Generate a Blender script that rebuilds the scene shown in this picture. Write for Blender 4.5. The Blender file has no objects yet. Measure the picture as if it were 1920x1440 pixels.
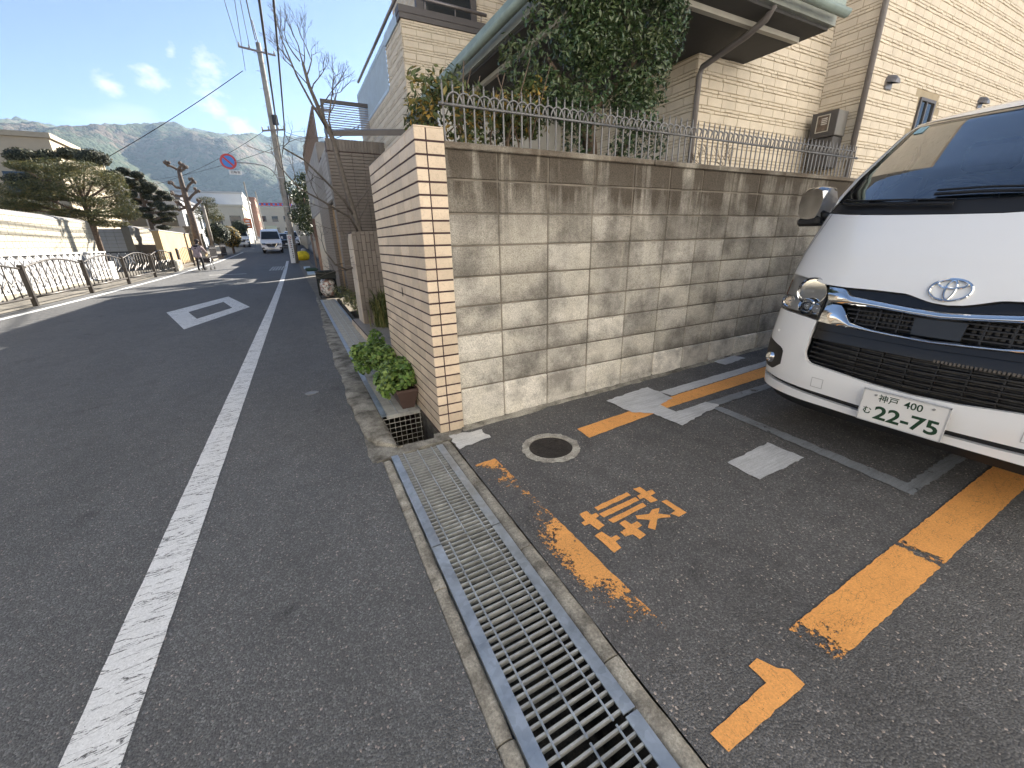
import bpy, math, random
from mathutils import Vector, Matrix
random.seed(11)
S = bpy.context.scene
# ------------------------------------------------------------------ camera
cam = bpy.data.cameras.new('camera'); camo = bpy.data.objects.new('camera', cam)
S.collection.objects.link(camo); S.camera = camo
cam.sensor_width = 36; cam.lens = 36*755.04/1920; cam.clip_start = .05; cam.clip_end = 9000
def cam_axes(pitch, yaw, roll):
    cy, sy, cp, sp = math.cos(yaw), math.sin(yaw), math.cos(pitch), math.sin(pitch)
    f = Vector((sy*cp, cy*cp, -sp)); r = Vector((cy, -sy, 0)); u = r.cross(f)
    cr, sr = math.cos(roll), math.sin(roll)
    return cr*r+sr*u, -sr*r+cr*u, f
_r, _u, _f = cam_axes(.341908, .480167, -.0236619)
mw = Matrix((( _r.x, _u.x, -_f.x, 0), (_r.y, _u.y, -_f.y, 0), (_r.z, _u.z, -_f.z, 1.335), (0, 0, 0, 1)))
camo.matrix_world = mw
# ------------------------------------------------------------------ sun and sky
SUN_EL, SUN_AZ = math.radians(27), math.radians(48)      # azimuth clockwise from +Y
sd = Vector((math.sin(SUN_AZ)*math.cos(SUN_EL), math.cos(SUN_AZ)*math.cos(SUN_EL), math.sin(SUN_EL)))
sun = bpy.data.lights.new('sun', 'SUN'); sun.energy = 5.0; sun.angle = math.radians(.55); sun.color = (1, .93, .82)
suno = bpy.data.objects.new('sun', sun); S.collection.objects.link(suno)
suno.rotation_euler = sd.to_track_quat('Z', 'Y').to_euler()
W = bpy.data.worlds.new('World'); S.world = W; W.use_nodes = True
nt = W.node_tree; N = nt.nodes; L = nt.links; N.clear()
wo = N.new('ShaderNodeOutputWorld'); bg = N.new('ShaderNodeBackground'); sky = N.new('ShaderNodeTexSky')
sky.sky_type = 'NISHITA'; sky.sun_disc = False; sky.sun_elevation = SUN_EL; sky.sun_rotation = SUN_AZ
sky.air_density = .5; sky.dust_density = .05; sky.ozone_density = 1.6; sky.altitude = 60
bg.inputs[1].default_value = .05
def _m(op, a, b=None, c=None, clamp=False):
    n = N.new('ShaderNodeMath'); n.operation = op; n.use_clamp = clamp
    for i, v in enumerate((a, b, c)):
        if v is None: continue
        if isinstance(v, (int, float)): n.inputs[i].default_value = v
        else: L.new(v, n.inputs[i])
    return n.outputs[0]
tc = N.new('ShaderNodeTexCoord')
def _noise(scale, detail, rough, stretch=(1, 1, 1), off=(0, 0, 0)):
    mp = N.new('ShaderNodeMapping'); mp.inputs['Scale'].default_value = stretch; mp.inputs['Location'].default_value = off
    L.new(tc.outputs['Generated'], mp.inputs[0])
    n = N.new('ShaderNodeTexNoise'); n.inputs['Scale'].default_value = scale; n.inputs['Detail'].default_value = detail
    n.inputs['Roughness'].default_value = rough; L.new(mp.outputs[0], n.inputs['Vector']); return n.outputs[0]
puff = _noise(30, 4, .62, (1, 1, 1.7)); big = _noise(3.4, 3, .55, (1, 1, 2.6), (3.1, .7, .2))
mask = _m('MULTIPLY', _m('SUBTRACT', big, .66), 5, clamp=True)            # scattered fair-weather cumulus all round
for (x, y, z), rad in (((-.064, .955, .289), .050), ((-.144, .956, .257), .042), ((-.070, .968, .239), .054), ((-.032, .978, .205), .050), ((-.107, .948, .299), .022), ((-.2, .95, .241), .034), ((.55, .78, .30), .08), ((-.7, .62, .35), .07), ((-.86, .1, .5), .09), ((-.80, -.25, .54), .10)):
    d = N.new('ShaderNodeVectorMath'); d.operation = 'DISTANCE'; L.new(tc.outputs['Generated'], d.inputs[0]); d.inputs[1].default_value = (x, y, z)
    b = _m('SUBTRACT', 1, _m('DIVIDE', d.outputs['Value'], rad), clamp=True)
    mask = _m('MAXIMUM', mask, _m('MULTIPLY', _m('SUBTRACT', _m('ADD', _m('MULTIPLY', b, .58), puff), .80), 3.2, clamp=True))
mask = _m('MULTIPLY', mask, .62)
W.cycles.sampling_method = 'MANUAL'; W.cycles.sample_map_resolution = 512
mx = N.new('ShaderNodeMixRGB'); mx.inputs[2].default_value = (5.2, 5.1, 5.0, 1)
L.new(mask, mx.inputs[0]); L.new(sky.outputs[0], mx.inputs[1]); L.new(mx.outputs[0], bg.inputs[0]); L.new(bg.outputs[0], wo.inputs[0])
vs = S.view_settings; vs.view_transform = 'Standard'; vs.look = 'None'; vs.gamma = 1; vs.use_curve_mapping = False; vs.exposure = 2.22
# ------------------------------------------------------------------ helpers
COL = S.collection.objects
class MB:
    def __init__(s): s.v = []; s.f = []
    def add(s, vs, fs):
        o = len(s.v); s.v += [tuple(v) for v in vs]; s.f += [tuple(i+o for i in f) for f in fs]; return s
    def box(s, x0, x1, y0, y1, z0, z1):
        return s.add([(x0,y0,z0),(x1,y0,z0),(x1,y1,z0),(x0,y1,z0),(x0,y0,z1),(x1,y0,z1),(x1,y1,z1),(x0,y1,z1)],
                     [(3,2,1,0),(4,5,6,7),(0,1,5,4),(1,2,6,5),(2,3,7,6),(3,0,4,7)])
    def cbox(s, x0, x1, y0, y1, z0, z1, b=.006):
        """box with all edges chamfered"""
        b = min(b, (x1-x0)*.45, (y1-y0)*.45, (z1-z0)*.45); vs = []
        for z, ins in ((z0, b), (z0+b, 0), (z1-b, 0), (z1, b)):
            i = ins
            vs += [(x0+i+ (b if not i else 0), y0+i, z), (x1-i-(b if not i else 0), y0+i, z), (x1-i, y0+i+(b if not i else 0), z), (x1-i, y1-i-(b if not i else 0), z),
                   (x1-i-(b if not i else 0), y1-i, z), (x0+i+(b if not i else 0), y1-i, z), (x0+i, y1-i-(b if not i else 0), z), (x0+i, y0+i+(b if not i else 0), z)]
        fs = [tuple(range(7, -1, -1)), tuple(range(24, 32))]
        for k in range(3):
            for j in range(8):
                a, c = k*8+j, k*8+(j+1) % 8; fs.append((a, c, c+8, a+8))
        return s.add(vs, fs)
    def prism(s, poly, z0, z1):
        """poly: list of (x,y); z0,z1 numbers or functions of x,y"""
        n = len(poly); a = z0 if callable(z0) else (lambda x, y: z0); b = z1 if callable(z1) else (lambda x, y: z1)
        vs = [(x, y, a(x, y)) for x, y in poly]+[(x, y, b(x, y)) for x, y in poly]
        return s.add(vs, [tuple(range(n-1, -1, -1)), tuple(range(n, 2*n))]+[(i, (i+1) % n, n+(i+1) % n, n+i) for i in range(n)])
    def sheet(s, poly, zf):
        z = zf if callable(zf) else (lambda x, y: zf)
        return s.add([(x, y, z(x, y)) for x, y in poly], [tuple(range(len(poly)))])
    def tube(s, pts, rad, n=8, cap=True):
        pts = [Vector(p) for p in pts]; rs = rad if isinstance(rad, (list, tuple)) else [rad]*len(pts)
        rings = []; t0 = None; u = None
        for i, p in enumerate(pts):
            t = (pts[min(i+1, len(pts)-1)]-pts[max(i-1, 0)]).normalized()
            if u is None:
                u = t.cross(Vector((0, 0, 1)) if abs(t.z) < .9 else Vector((1, 0, 0))).normalized()
            else:
                u = (u-t*u.dot(t)).normalized()
            w = t.cross(u)
            rings.append([p+(u*math.cos(2*math.pi*k/n)+w*math.sin(2*math.pi*k/n))*rs[i] for k in range(n)])
        vs = [v for r in rings for v in r]; fs = []
        for i in range(len(pts)-1):
            for k in range(n):
                a = i*n+k; b = i*n+(k+1) % n; fs.append((a, b, b+n, a+n))
        if cap: fs += [tuple(range(n-1, -1, -1)), tuple(range((len(pts)-1)*n, len(pts)*n))]
        return s.add(vs, fs)
    def lathe(s, prof, c=(0, 0, 0), n=20, axis='z'):
        vs = []
        for r, h in prof:
            for k in range(n):
                a = 2*math.pi*k/n; x, y = r*math.cos(a), r*math.sin(a)
                p = (x, y, h) if axis == 'z' else ((h, x, y) if axis == 'x' else (x, h, y))
                vs.append((p[0]+c[0], p[1]+c[1], p[2]+c[2]))
        fs = [(i*n+k, i*n+(k+1) % n, (i+1)*n+(k+1) % n, (i+1)*n+k) for i in range(len(prof)-1) for k in range(n)]
        fs += [tuple(range(n-1, -1, -1)), tuple(range((len(prof)-1)*n, len(prof)*n))]
        return s.add(vs, fs)
    def ball(s, c, r, n=8, m=6, jit=0):
        vs = []; R = r if isinstance(r, (tuple, list)) else (r, r, r)
        for i in range(m+1):
            t = math.pi*i/m
            for k in range(n):
                a = 2*math.pi*k/n; q = 1+random.uniform(-jit, jit)
                vs.append((c[0]+R[0]*q*math.sin(t)*math.cos(a), c[1]+R[1]*q*math.sin(t)*math.sin(a), c[2]+R[2]*q*math.cos(t)))
        return s.add(vs, [(i*n+k, (i+1)*n+k, (i+1)*n+(k+1) % n, i*n+(k+1) % n) for i in range(m) for k in range(n)])
    def mesh(s, name, mat, smooth=False):
        me = bpy.data.meshes.new(name); me.from_pydata(s.v, [], s.f); me.update()
        if mat: me.materials.append(mat)
        if smooth:
            me.polygons.foreach_set('use_smooth', [True]*len(me.polygons))
        return me
    def build(s, name, mat, parent=None, smooth=False, kind=None):
        return link(name, s.mesh(name, mat, smooth), parent, kind=kind)
def link(name, me, parent=None, loc=None, scale=None, rot=None, kind=None):
    o = bpy.data.objects.new(name, me); COL.link(o)
    if loc is not None: o.location = loc
    if scale is not None: o.scale = scale
    if rot is not None: o.rotation_euler = rot
    if parent is not None:
        o.parent = parent
    if kind: o['kind'] = kind
    return o
def tag(o, label, cat, group=None):
    o['label'] = label; o['category'] = cat
    if group: o['group'] = group
    return o
def thing(name, label, cat, group=None):
    return tag(link(name, None), label, cat, group)      # parts are modelled in world coordinates, the empty sits at the origin
def base(o, loc):
    """move a thing's empty to its base without moving the parts"""
    d = Vector(loc)-Vector(o.location); o.location = loc
    for c in o.children: c.location = Vector(c.location)-d
    return o
def struct(name, mb, mat, smooth=False):
    o = mb.build(name, mat, None, smooth); o['kind'] = 'structure'; return o
def smoothmesh(o, angle=40):
    me = o.data; me.polygons.foreach_set('use_smooth', [True]*len(me.polygons))
    try: me.set_sharp_from_angle(angle=math.radians(angle))
    except Exception: pass
    return o
# ------------------------------------------------------------------ materials
def srgb(r, g, b):
    f = lambda c: (c/255/12.92 if c/255 <= .04045 else ((c/255+.055)/1.055)**2.4)
    return (f(r), f(g), f(b))
class NT:
    def __init__(s, name):
        s.m = bpy.data.materials.new(name); s.m.use_nodes = True; s.t = s.m.node_tree; s.n = s.t.nodes; s.l = s.t.links
        s.p = s.n['Principled BSDF']; s.out = s.n['Material Output']; s.geo = s.n.new('ShaderNodeNewGeometry')
    def set(s, sock, v):
        if hasattr(v, 'is_linked') or isinstance(v, bpy.types.NodeSocket): s.l.new(v, sock)
        else: sock.default_value = v
    def math(s, op, a, b=0., c=None, clamp=False):
        n = s.n.new('ShaderNodeMath'); n.operation = op; n.use_clamp = clamp
        s.set(n.inputs[0], a); s.set(n.inputs[1], b)
        if c is not None: s.set(n.inputs[2], c)
        return n.outputs[0]
    def noise(s, scale, detail=3, rough=.55, stretch=None, off=(0, 0, 0), dist=0, vec=None):
        n = s.n.new('ShaderNodeTexNoise'); n.inputs['Scale'].default_value = scale; n.inputs['Detail'].default_value = detail
        n.inputs['Roughness'].default_value = rough; n.inputs['Distortion'].default_value = dist
        s.l.new(s.vec(stretch, off) if vec is None else vec, n.inputs['Vector']); return n.outputs[0]
    def vec(s, stretch=None, off=(0, 0, 0)):
        if stretch is None and off == (0, 0, 0): return s.geo.outputs['Position']
        mp = s.n.new('ShaderNodeMapping'); mp.inputs['Scale'].default_value = stretch or (1, 1, 1); mp.inputs['Location'].default_value = off
        s.l.new(s.geo.outputs['Position'], mp.inputs[0]); return mp.outputs[0]
    def voro(s, scale, feat='F1', stretch=None, out=0, rnd=1):
        n = s.n.new('ShaderNodeTexVoronoi'); n.feature = feat; n.inputs['Scale'].default_value = scale; n.inputs['Randomness'].default_value = rnd
        s.l.new(s.vec(stretch), n.inputs['Vector']); return n.outputs[out]
    def voro2(s, scale):
        n = s.n.new('ShaderNodeTexVoronoi'); n.inputs['Scale'].default_value = scale; s.l.new(s.vec(), n.inputs['Vector']); return n.outputs[0], n.outputs[1]
    def xyz(s):
        n = s.n.new('ShaderNodeSeparateXYZ'); s.l.new(s.geo.outputs['Position'], n.inputs[0]); return n.outputs
    def rand(s): return s.n.new('ShaderNodeObjectInfo').outputs['Random']
    def ramp(s, f, stops, interp='LINEAR'):
        n = s.n.new('ShaderNodeValToRGB'); n.color_ramp.interpolation = interp; e = n.color_ramp.elements
        while len(e) < len(stops): e.new(.5)
        for el, (p, c) in zip(e, stops):
            el.position = p; el.color = (c, c, c, 1) if isinstance(c, (int, float)) else (*c[:3], 1)
        s.set(n.inputs[0], f); return n.outputs[0]
    def mix(s, f, a, b, blend='MIX'):
        n = s.n.new('ShaderNodeMixRGB'); n.blend_type = blend; s.set(n.inputs[0], f)
        for i, v in ((1, a), (2, b)):
            if isinstance(v, tuple): n.inputs[i].default_value = (*v[:3], 1)
            elif isinstance(v, (int, float)): n.inputs[i].default_value = (v, v, v, 1)
            else: s.l.new(v, n.inputs[i])
        return n.outputs[0]
    def bump(s, h, strength=.3, dist=.01):
        n = s.n.new('ShaderNodeBump'); n.inputs['Strength'].default_value = strength; n.inputs['Distance'].default_value = dist
        s.l.new(h, n.inputs['Height']); s.l.new(n.outputs[0], s.p.inputs['Normal']); return s
    def col(s, c): s.set(s.p.inputs['Base Color'], (*c, 1) if isinstance(c, tuple) else c); return s
    def rough(s, v): s.set(s.p.inputs['Roughness'], v); return s
    def spec(s, v): s.p.inputs['Specular IOR Level'].default_value = v; return s
    def metal(s, v): s.p.inputs['Metallic'].default_value = v; return s
    def cut(s, mask):
        """mask 1 = material, 0 = nothing (what lies beneath shows)"""
        t = s.n.new('ShaderNodeBsdfTransparent'); m = s.n.new('ShaderNodeMixShader')
        s.set(m.inputs[0], mask); s.l.new(t.outputs[0], m.inputs[1]); s.l.new(s.p.outputs[0], m.inputs[2]); s.l.new(m.outputs[0], s.out.inputs[0]); return s
def mat(name, c, rough=.6, var=.12, scale=6, bump=0, bscale=60, metal=0, rnd=0, spec=.5, fine=.0):
    k = NT(name); n = k.noise(scale, 4); lo = tuple(x*(1-var) for x in c); hi = tuple(min(1, x*(1+var)) for x in c)
    q = k.mix(k.ramp(n, [(.3, 0), (.7, 1)]), lo, hi)
    if rnd: q = k.mix(1, q, k.ramp(k.rand(), [(0, 1-rnd), (1, 1+rnd*.6)]), 'MULTIPLY')
    if fine: q = k.mix(1, q, k.ramp(k.noise(bscale, 2), [(.3, 1-fine), (.7, 1+fine*.4)]), 'MULTIPLY')
    k.col(q).rough(rough).metal(metal).spec(spec)
    if bump: k.bump(k.noise(bscale, 3, .6), bump, .01)
    return k.m
def zr(y):
    if y <= 9: return 0.
    if y <= 45: return .0006*(y-9)**2
    return .7776+.0432*(y-45)
SL = .03
def zl(x, y=0): return SL*(x-.85)
def ragged(poly, step=.05, amp=.006):
    out = []
    for i, (a, b) in enumerate(zip(poly, poly[1:]+poly[:1])):
        d = math.hypot(b[0]-a[0], b[1]-a[1]); n = max(1, int(d/step))
        for k in range(n):
            t = k/n; j = amp if k else amp*.5
            out.append((a[0]+(b[0]-a[0])*t+random.uniform(-j, j), a[1]+(b[1]-a[1])*t+random.uniform(-j, j)))
    return out
def leaves(mb, clumps, n, size, asp=.45, up=.4, fold=.25):
    """leaf-sized folded quads scattered through ellipsoid clumps [(centre, radii)]"""
    wts = [r[0]*r[1]*r[2] for c, r in clumps]; tot = sum(wts)
    for (c, r), w in zip(clumps, wts):
        for _ in range(max(3, int(n*w/tot))):
            while True:
                p = Vector((random.uniform(-1, 1), random.uniform(-1, 1), random.uniform(-1, 1)))
                if .12 < p.length < 1 and random.random() < .25+.75*p.length: break
            q = Vector((c[0]+p.x*r[0], c[1]+p.y*r[1], c[2]+p.z*r[2]))
            nrm = (p*.6+Vector((random.gauss(0, .5), random.gauss(0, .5), random.gauss(0, .5)+up))).normalized()
            t = nrm.orthogonal().normalized(); t = Matrix.Rotation(random.uniform(0, 6.28), 3, nrm) @ t; b = nrm.cross(t)
            l = size*random.uniform(.6, 1.3); wd = l*asp
            mb.add([q-t*l*.5, q+b*wd*.5-nrm*l*fold*.3, q+t*l*.5-nrm*l*fold, q-b*wd*.5-nrm*l*fold*.3], [(0, 1, 2, 3)])
    return mb
def foliage(name, c, var=.35, rough=.5, c2=None, k2=.3, trans=.0):
    k = NT(name); n = k.noise(3.1, 3); r = k.n.new('ShaderNodeNewGeometry').outputs['Random Per Island']
    q = k.mix(r, tuple(x*(1-var) for x in c), tuple(x*(1+var) for x in c))
    if c2: q = k.mix(k.ramp(k.math('ADD', k.math('MULTIPLY', n, .7), k.math('MULTIPLY', r, .5)), [(.75-k2*.5, 0), (.9-k2*.5, 1)]), q, c2)
    k.col(q).rough(rough)
    if trans:
        t = k.n.new('ShaderNodeBsdfTranslucent'); k.l.new(q, t.inputs[0]); m = k.n.new('ShaderNodeMixShader'); m.inputs[0].default_value = trans
        k.l.new(k.p.outputs[0], m.inputs[1]); k.l.new(t.outputs[0], m.inputs[2]); k.l.new(m.outputs[0], k.out.inputs[0])
    return k.m
# ------------------------------------------------------------------ ground, road, parking lot
def asphalt(name, c, light, seed, patch=.12):
    k = NT(name); d, cell = k.voro2(170); sp = k.n.new('ShaderNodeSeparateColor'); k.l.new(cell, sp.inputs[0])
    f = k.noise(260, 2, .7)
    q = k.mix(k.ramp(sp.outputs[0], [(0, .0), (.62, .28), (.9, .6), (1, 1)]), tuple(x*.68 for x in c), tuple(x*1.6 for x in c))
    q = k.mix(k.ramp(sp.outputs[1], [(.975, 0), (.99, 1)]), q, light)
    q = k.mix(1, q, k.ramp(f, [(.3, .55), (.7, 1.3)]), 'MULTIPLY')
    q = k.mix(1, q, k.ramp(k.noise(.9, 4, .6, off=(seed, 0, 0), stretch=(1.6, .5, 1)), [(.3, 1-patch), (.7, 1+patch)]), 'MULTIPLY')
    q = k.mix(1, q, k.ramp(k.noise(2.3, 4, .65, off=(seed*3, 1, 0)), [(.26, .62), (.38, 1)]), 'MULTIPLY')
    q = k.mix(1, q, k.ramp(k.noise(7, 3, .6, off=(seed, 3, 0)), [(.35, 1-patch*.6), (.65, 1+patch*.5)]), 'MULTIPLY')
    k.col(q).rough(k.ramp(f, [(.3, .7), (.7, .92)])).spec(.35)
    k.bump(k.math('SUBTRACT', k.math('MULTIPLY', f, .6), d), .55, .006); return k.m
A_road = asphalt('asphalt_road', (.130, .131, .132), (.34, .29, .27), 1)
A_lot = asphalt('asphalt_lot', (.123, .120, .118), (.40, .34, .30), 5, .18)
def concrete(name, c, dark, scale=9, seed=0, bump=.4):
    k = NT(name); n = k.noise(scale, 6, .65, off=(seed, seed, 0)); g = k.noise(120, 3, .7)
    q = k.mix(k.ramp(n, [(.36, 0), (.62, 1)]), dark, c)
    q = k.mix(1, q, k.ramp(g, [(.3, .6), (.7, 1.25)]), 'MULTIPLY')
    q = k.mix(1, q, k.ramp(k.rand(), [(0, .85), (1, 1.1)]), 'MULTIPLY')
    k.col(q).rough(.9).spec(.25).bump(k.math('ADD', g, k.math('MULTIPLY', n, .6)), bump, .006); return k.m
Mkerb = concrete('kerb_concrete', (.40, .37, .31), (.17, .155, .13), 10)
Mconc = concrete('rough_concrete', (.36, .34, .29), (.10, .09, .075), 6, 3, .6)
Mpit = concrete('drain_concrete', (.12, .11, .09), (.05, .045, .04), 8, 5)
Mpave = concrete('pavement_concrete', (.24, .22, .185), (.16, .145, .125), 2, 2)
Mearth = mat('earth', (.13, .11, .08), .95, .3, .05)
xl = lambda y: -6.75+.055*min(max(y, 8), 48)       # left edge of the carriageway
sh = lambda x, y: x+.02*y                           # the street runs a degree off the house line
ys = [-400, -60, -14, -6, 0, 6, 9, 12, 15, 18, 21, 24, 27, 30, 33, 36, 39, 42, 45, 60, 90, 130, 200, 350]
g = MB()
xs = [-2500, -400, -60, -9.2, -6.6, 16, 60, 400, 2500]
yy = [-2500]+ys+[700, 2500]
g.add([(x, y, (zr(y) if y < 700 else zr(700))-.62) for y in yy for x in xs],
      [(j*len(xs)+i, j*len(xs)+i+1, (j+1)*len(xs)+i+1, (j+1)*len(xs)+i) for j in range(len(yy)-1) for i in range(len(xs)-1)])
struct('ground', g, Mearth)
def strip(fa, fb, ylist, dz=0., nx=1):
    m = MB(); n = nx+1
    m.add([(fa(y)+(fb(y)-fa(y))*i/nx, y, zr(y)+dz) for y in ylist for i in range(n)],
          [(j*n+i, j*n+i+1, (j+1)*n+i+1, (j+1)*n+i) for j in range(len(ylist)-1) for i in range(nx)])
    return m
yr = [y for y in range(-14, 60, 1)]+[60, 75, 90, 110, 130]
# the asphalt edge frays where it meets the old kerb concrete (y 2.5 to 12)
fray = {}
def xr(y):
    if y < 2.45: return sh(.2575, y)
    if y > 12.2: return 1.9
    k = round(y, 2)
    return .262+max(0, y-5.2)*.032+.020*math.sin(y*3.1)*math.sin(y*1.7+1)+.006*math.sin(y*11.3)+.007*math.sin(y*27+math.sin(y*9))
yfine = [-14, -8, -4, -1, 0, 1, 2, 2.449]+[2.45+i*.11 for i in range(90)]+[12.3]+[y for y in range(13, 60)]+[60, 75, 90, 110, 130]
struct('road', strip(xl, xr, yfine), A_road)
def leftside(y): return -9.0
struct('pavement', strip(leftside, lambda y: xl(y), yr, .012), Mpave)
lot = MB(); ly = [-14, -6, -2, 0, 1, 2, 2.5, 2.655]
lot.add([(x if i else sh(.746, min(y, 2.5)), y, zl(x if i else sh(.746, y))) for y in ly for i, x in enumerate((.76, 3, 6, 16))], [(j*4+i, j*4+i+1, j*4+i+5, j*4+i+4) for j in range(len(ly)-1) for i in range(3)])
struct('parking_lot', lot, A_lot)
# drain channel
ch = MB(); a, b = .318, .672
P = lambda y0, y1, x0, x1: [(sh(x0, y0), y0), (sh(x1, y0), y0), (sh(x1, y1), y1), (sh(x0, y1), y1)]
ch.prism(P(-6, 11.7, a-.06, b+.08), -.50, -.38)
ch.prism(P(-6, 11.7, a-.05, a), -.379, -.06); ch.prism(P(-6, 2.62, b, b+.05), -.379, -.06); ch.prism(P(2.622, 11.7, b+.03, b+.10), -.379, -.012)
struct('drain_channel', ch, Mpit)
kerb = MB(); kerb.prism(P(-6, 2.43, .262, .312), -.5, -.03); kerb.prism(P(-6, 2.43, .68, .742), -.5, -.03)
ko = struct('kerb', kerb, Mpit)
for x0, x1, joints in ((.256, .3165, (2.43, 1.86, 1.27, .67, .07, -.53, -1.13)), (.675, .7455, (2.50, 1.908, 1.308, .714, .11, -.49, -1.09))):
    for q, (y1, y0) in enumerate(zip(joints, joints[1:])):
        m = MB(); jx = random.uniform(-.002, .002); n = 8
        # a stone with slightly worn, rounded top edges
        prof = [(x0, -.2), (x0, -.012), (x0+.007, -.001), (x0+.02, .003), (x1-.02, .003), (x1-.008, -.001), (x1, -.012), (x1, -.2)]
        vs = []
        for i in range(n+1):
            y = y0+.003+(y1-y0-.006)*i/n
            for px, pz in prof:
                e = (abs(px-x0) < .01 or abs(px-x1) < .01)
                vs.append((sh(px+jx+(random.uniform(-.0035, .0035) if e else 0), y), y, pz-(random.uniform(0, .003) if i in (0, n) else 0)))
        fs = [(i*8+k, (i+1)*8+k, (i+1)*8+k+1, i*8+k+1) for i in range(n) for k in range(7)]+[tuple(range(8)), tuple(range(n*8+7, n*8-1, -1))]
        m.add(vs, fs); smoothmesh(m.build('kerb_stone', Mkerb, ko), 50)
# old rounded concrete verge between the asphalt and the far grating
m = MB(); n = 70; vs = []
for i in range(n+1):
    y = 2.56+(12.2-2.56)*i/n
    e = .21*max(0, 1-i/1.6)**1.6                    # rounded near end
    xo = xr(y)-.012 if i > 2 else .262+e; xi = .408+.0107*y
    h = (.022 if y < 3.9 else .010)+.003*math.sin(y*2.3)
    for t, z in ((0, -.06), (.06, h*.55), (.25, h), (.6, h*1.02), (.93, h*.7), (1, .004), (1.0, -.3)):
        vs.append((xo+(xi-xo)*t, y, z+random.uniform(-.002, .002)+zr(y)))
m.add(vs, [(i*7+k, i*7+k+1, (i+1)*7+k+1, (i+1)*7+k) for i in range(n) for k in range(6)]+[tuple(range(6, -1, -1))])
smoothmesh(struct('concrete_verge', m, Mconc), 60)
m = MB(); m.prism(ragged([(.27, 2.435), (.64, 2.50), (.86, 2.51), (.95, 2.645), (.72, 2.645), (.70, 2.585), (.40, 2.575), (.36, 2.60), (.28, 2.56)], .04, .005), -.3, .006)
struct('cement_sill', m, Mconc)
m = MB(); m.prism([(.235, 2.40), (.43, 2.43), (.445, 2.7), (.45, 3.1), (.235, 3.3)], -.3, -.004); struct('verge_bed', m, Mconc)
# mortar fillet along the foot of the block wall
m = MB(); n = 60; vs = []
for i in range(n+1):
    x = .93+4.6*i/n; w = (.075 if x < 1.6 else .05)+random.uniform(-.014, .014); z = zl(x)
    for dy, dz in ((0, .022+random.uniform(-.006, .01)), (-.02, .012), (-w, .003), (-w-.002, -.04)): vs.append((x, 2.652+dy, z+dz))
m.add(vs, [(i*4+k, i*4+k+1, (i+1)*4+k+1, (i+1)*4+k) for i in range(n) for k in range(3)])
struct('mortar_fillet', m, Mconc, True)
# ------------------------------------------------------------------ painted markings
def paint(name, c, crack=0, wear=.0, scale=14, extra=None, stretch=None, dirt=.25, brush=False):
    k = NT(name); n1 = k.noise(3.2, 5, .6); n2 = k.noise(scale, 6, .7)
    q = k.mix(k.ramp(n1, [(.3, 0), (.7, 1)]), tuple(x*(1-dirt) for x in c), c)
    q = k.mix(1, q, k.ramp(k.noise(150, 2), [(.3, .82), (.7, 1.06)]), 'MULTIPLY')
    if brush: q = k.mix(1, q, k.ramp(k.noise(26, 4, .6, stretch=(.25, 3.2, 1)), [(.3, .78), (.65, 1.06)]), 'MULTIPLY')
    ms = k.ramp(n2, [(wear-.02, 0), (wear+.03, 1)]) if wear > 0 else 1.
    if crack:
        w = k.noise(5, 6, .6, stretch=stretch or (.9, 5.5, 1), dist=.6)
        cr = k.ramp(k.math('ABSOLUTE', k.math('SUBTRACT', w, .5)), [(.0, 0), (crack, 0), (crack*1.7, 1)])
        ms = k.math('MULTIPLY', ms, cr) if not isinstance(ms, float) else cr
    pits = k.ramp(k.noise(210, 2, .6), [(.27, 0), (.33, 1)])
    ms = k.math('MULTIPLY', ms, pits) if not isinstance(ms, float) else pits
    if extra: ms = k.math('MULTIPLY', ms, extra(k))
    k.col(q).rough(.75).spec(.3).bump(k.noise(180, 3), .25, .004); k.cut(ms); return k.m
Pwhite = paint('road_paint_white', (.78, .78, .77), .007, .22, 60, dirt=.10)
Pfar = paint('road_paint_old', (.62, .60, .55), 0, .42, 9)
Porange = paint('lot_paint_orange', (.88, .41, .125), .0018, .20, 40, stretch=(5, 1.2, 1), dirt=.14)
Pgrey = paint('cover_paint_grey', (.62, .63, .64), 0, .30, 22, brush=True, dirt=.25)
Pgrey2 = paint('cover_paint_dull', (.30, .32, .34), 0, .36, 14, brush=True, dirt=.35)
Plime = paint('cement_white', (.72, .71, .68), 0, .30, 16, brush=True)
def worn_edge(k):
    x, y, z = k.xyz()
    t = k.ramp(k.math('DIVIDE', y, 2.2), [(.30, .60), (.40, .50), (.46, .37), (.58, .40), (.64, .49), (.72, .55), (.80, .53), (.84, .47), (.88, .53), (.92, .46), (.95, .34)])
    n = k.math('ADD', k.math('MULTIPLY', k.noise(13, 6, .8), .55), k.math('MULTIPLY', k.noise(60, 4, .8), .45))
    side = k.math('MULTIPLY', k.math('SUBTRACT', .94, x), 1.0)
    return k.ramp(k.math('SUBTRACT', n, k.math('ADD', t, side)), [(.0, 0), (.02, 1)])
Pworn = paint('lot_paint_worn', (.88, .42, .13), .002, 0, extra=worn_edge, stretch=(3, 5, 1))
def worn_right(k):
    x, y, z = k.xyz(); n = k.noise(26, 6, .75)
    t = k.ramp(k.math('DIVIDE', k.math('SUBTRACT', x, 1.3), 2.), [(0, .60), (.04, .50), (.09, .34), (.14, .20), (.36, .20), (.405, .30), (.42, .58), (.44, .50), (.46, .18), (1, .1)])
    return k.ramp(k.math('SUBTRACT', n, t), [(.0, 0), (.03, 1)])
Pright = paint('lot_paint_scuffed', (.88, .41, .12), .0013, 0, extra=worn_right, stretch=(1.6, 4, 1), dirt=.18)
def mark(name, poly, m, zf, label=None, step=.03, amp=.0028, parent=None):
    b = MB(); b.sheet(ragged(poly, step, amp) if step else poly, zf); o = b.build(name, m, parent)
    if parent is None: o['kind'] = 'structure'
    return o
zL = lambda d: (lambda x, y: zl(x)+d)
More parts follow.
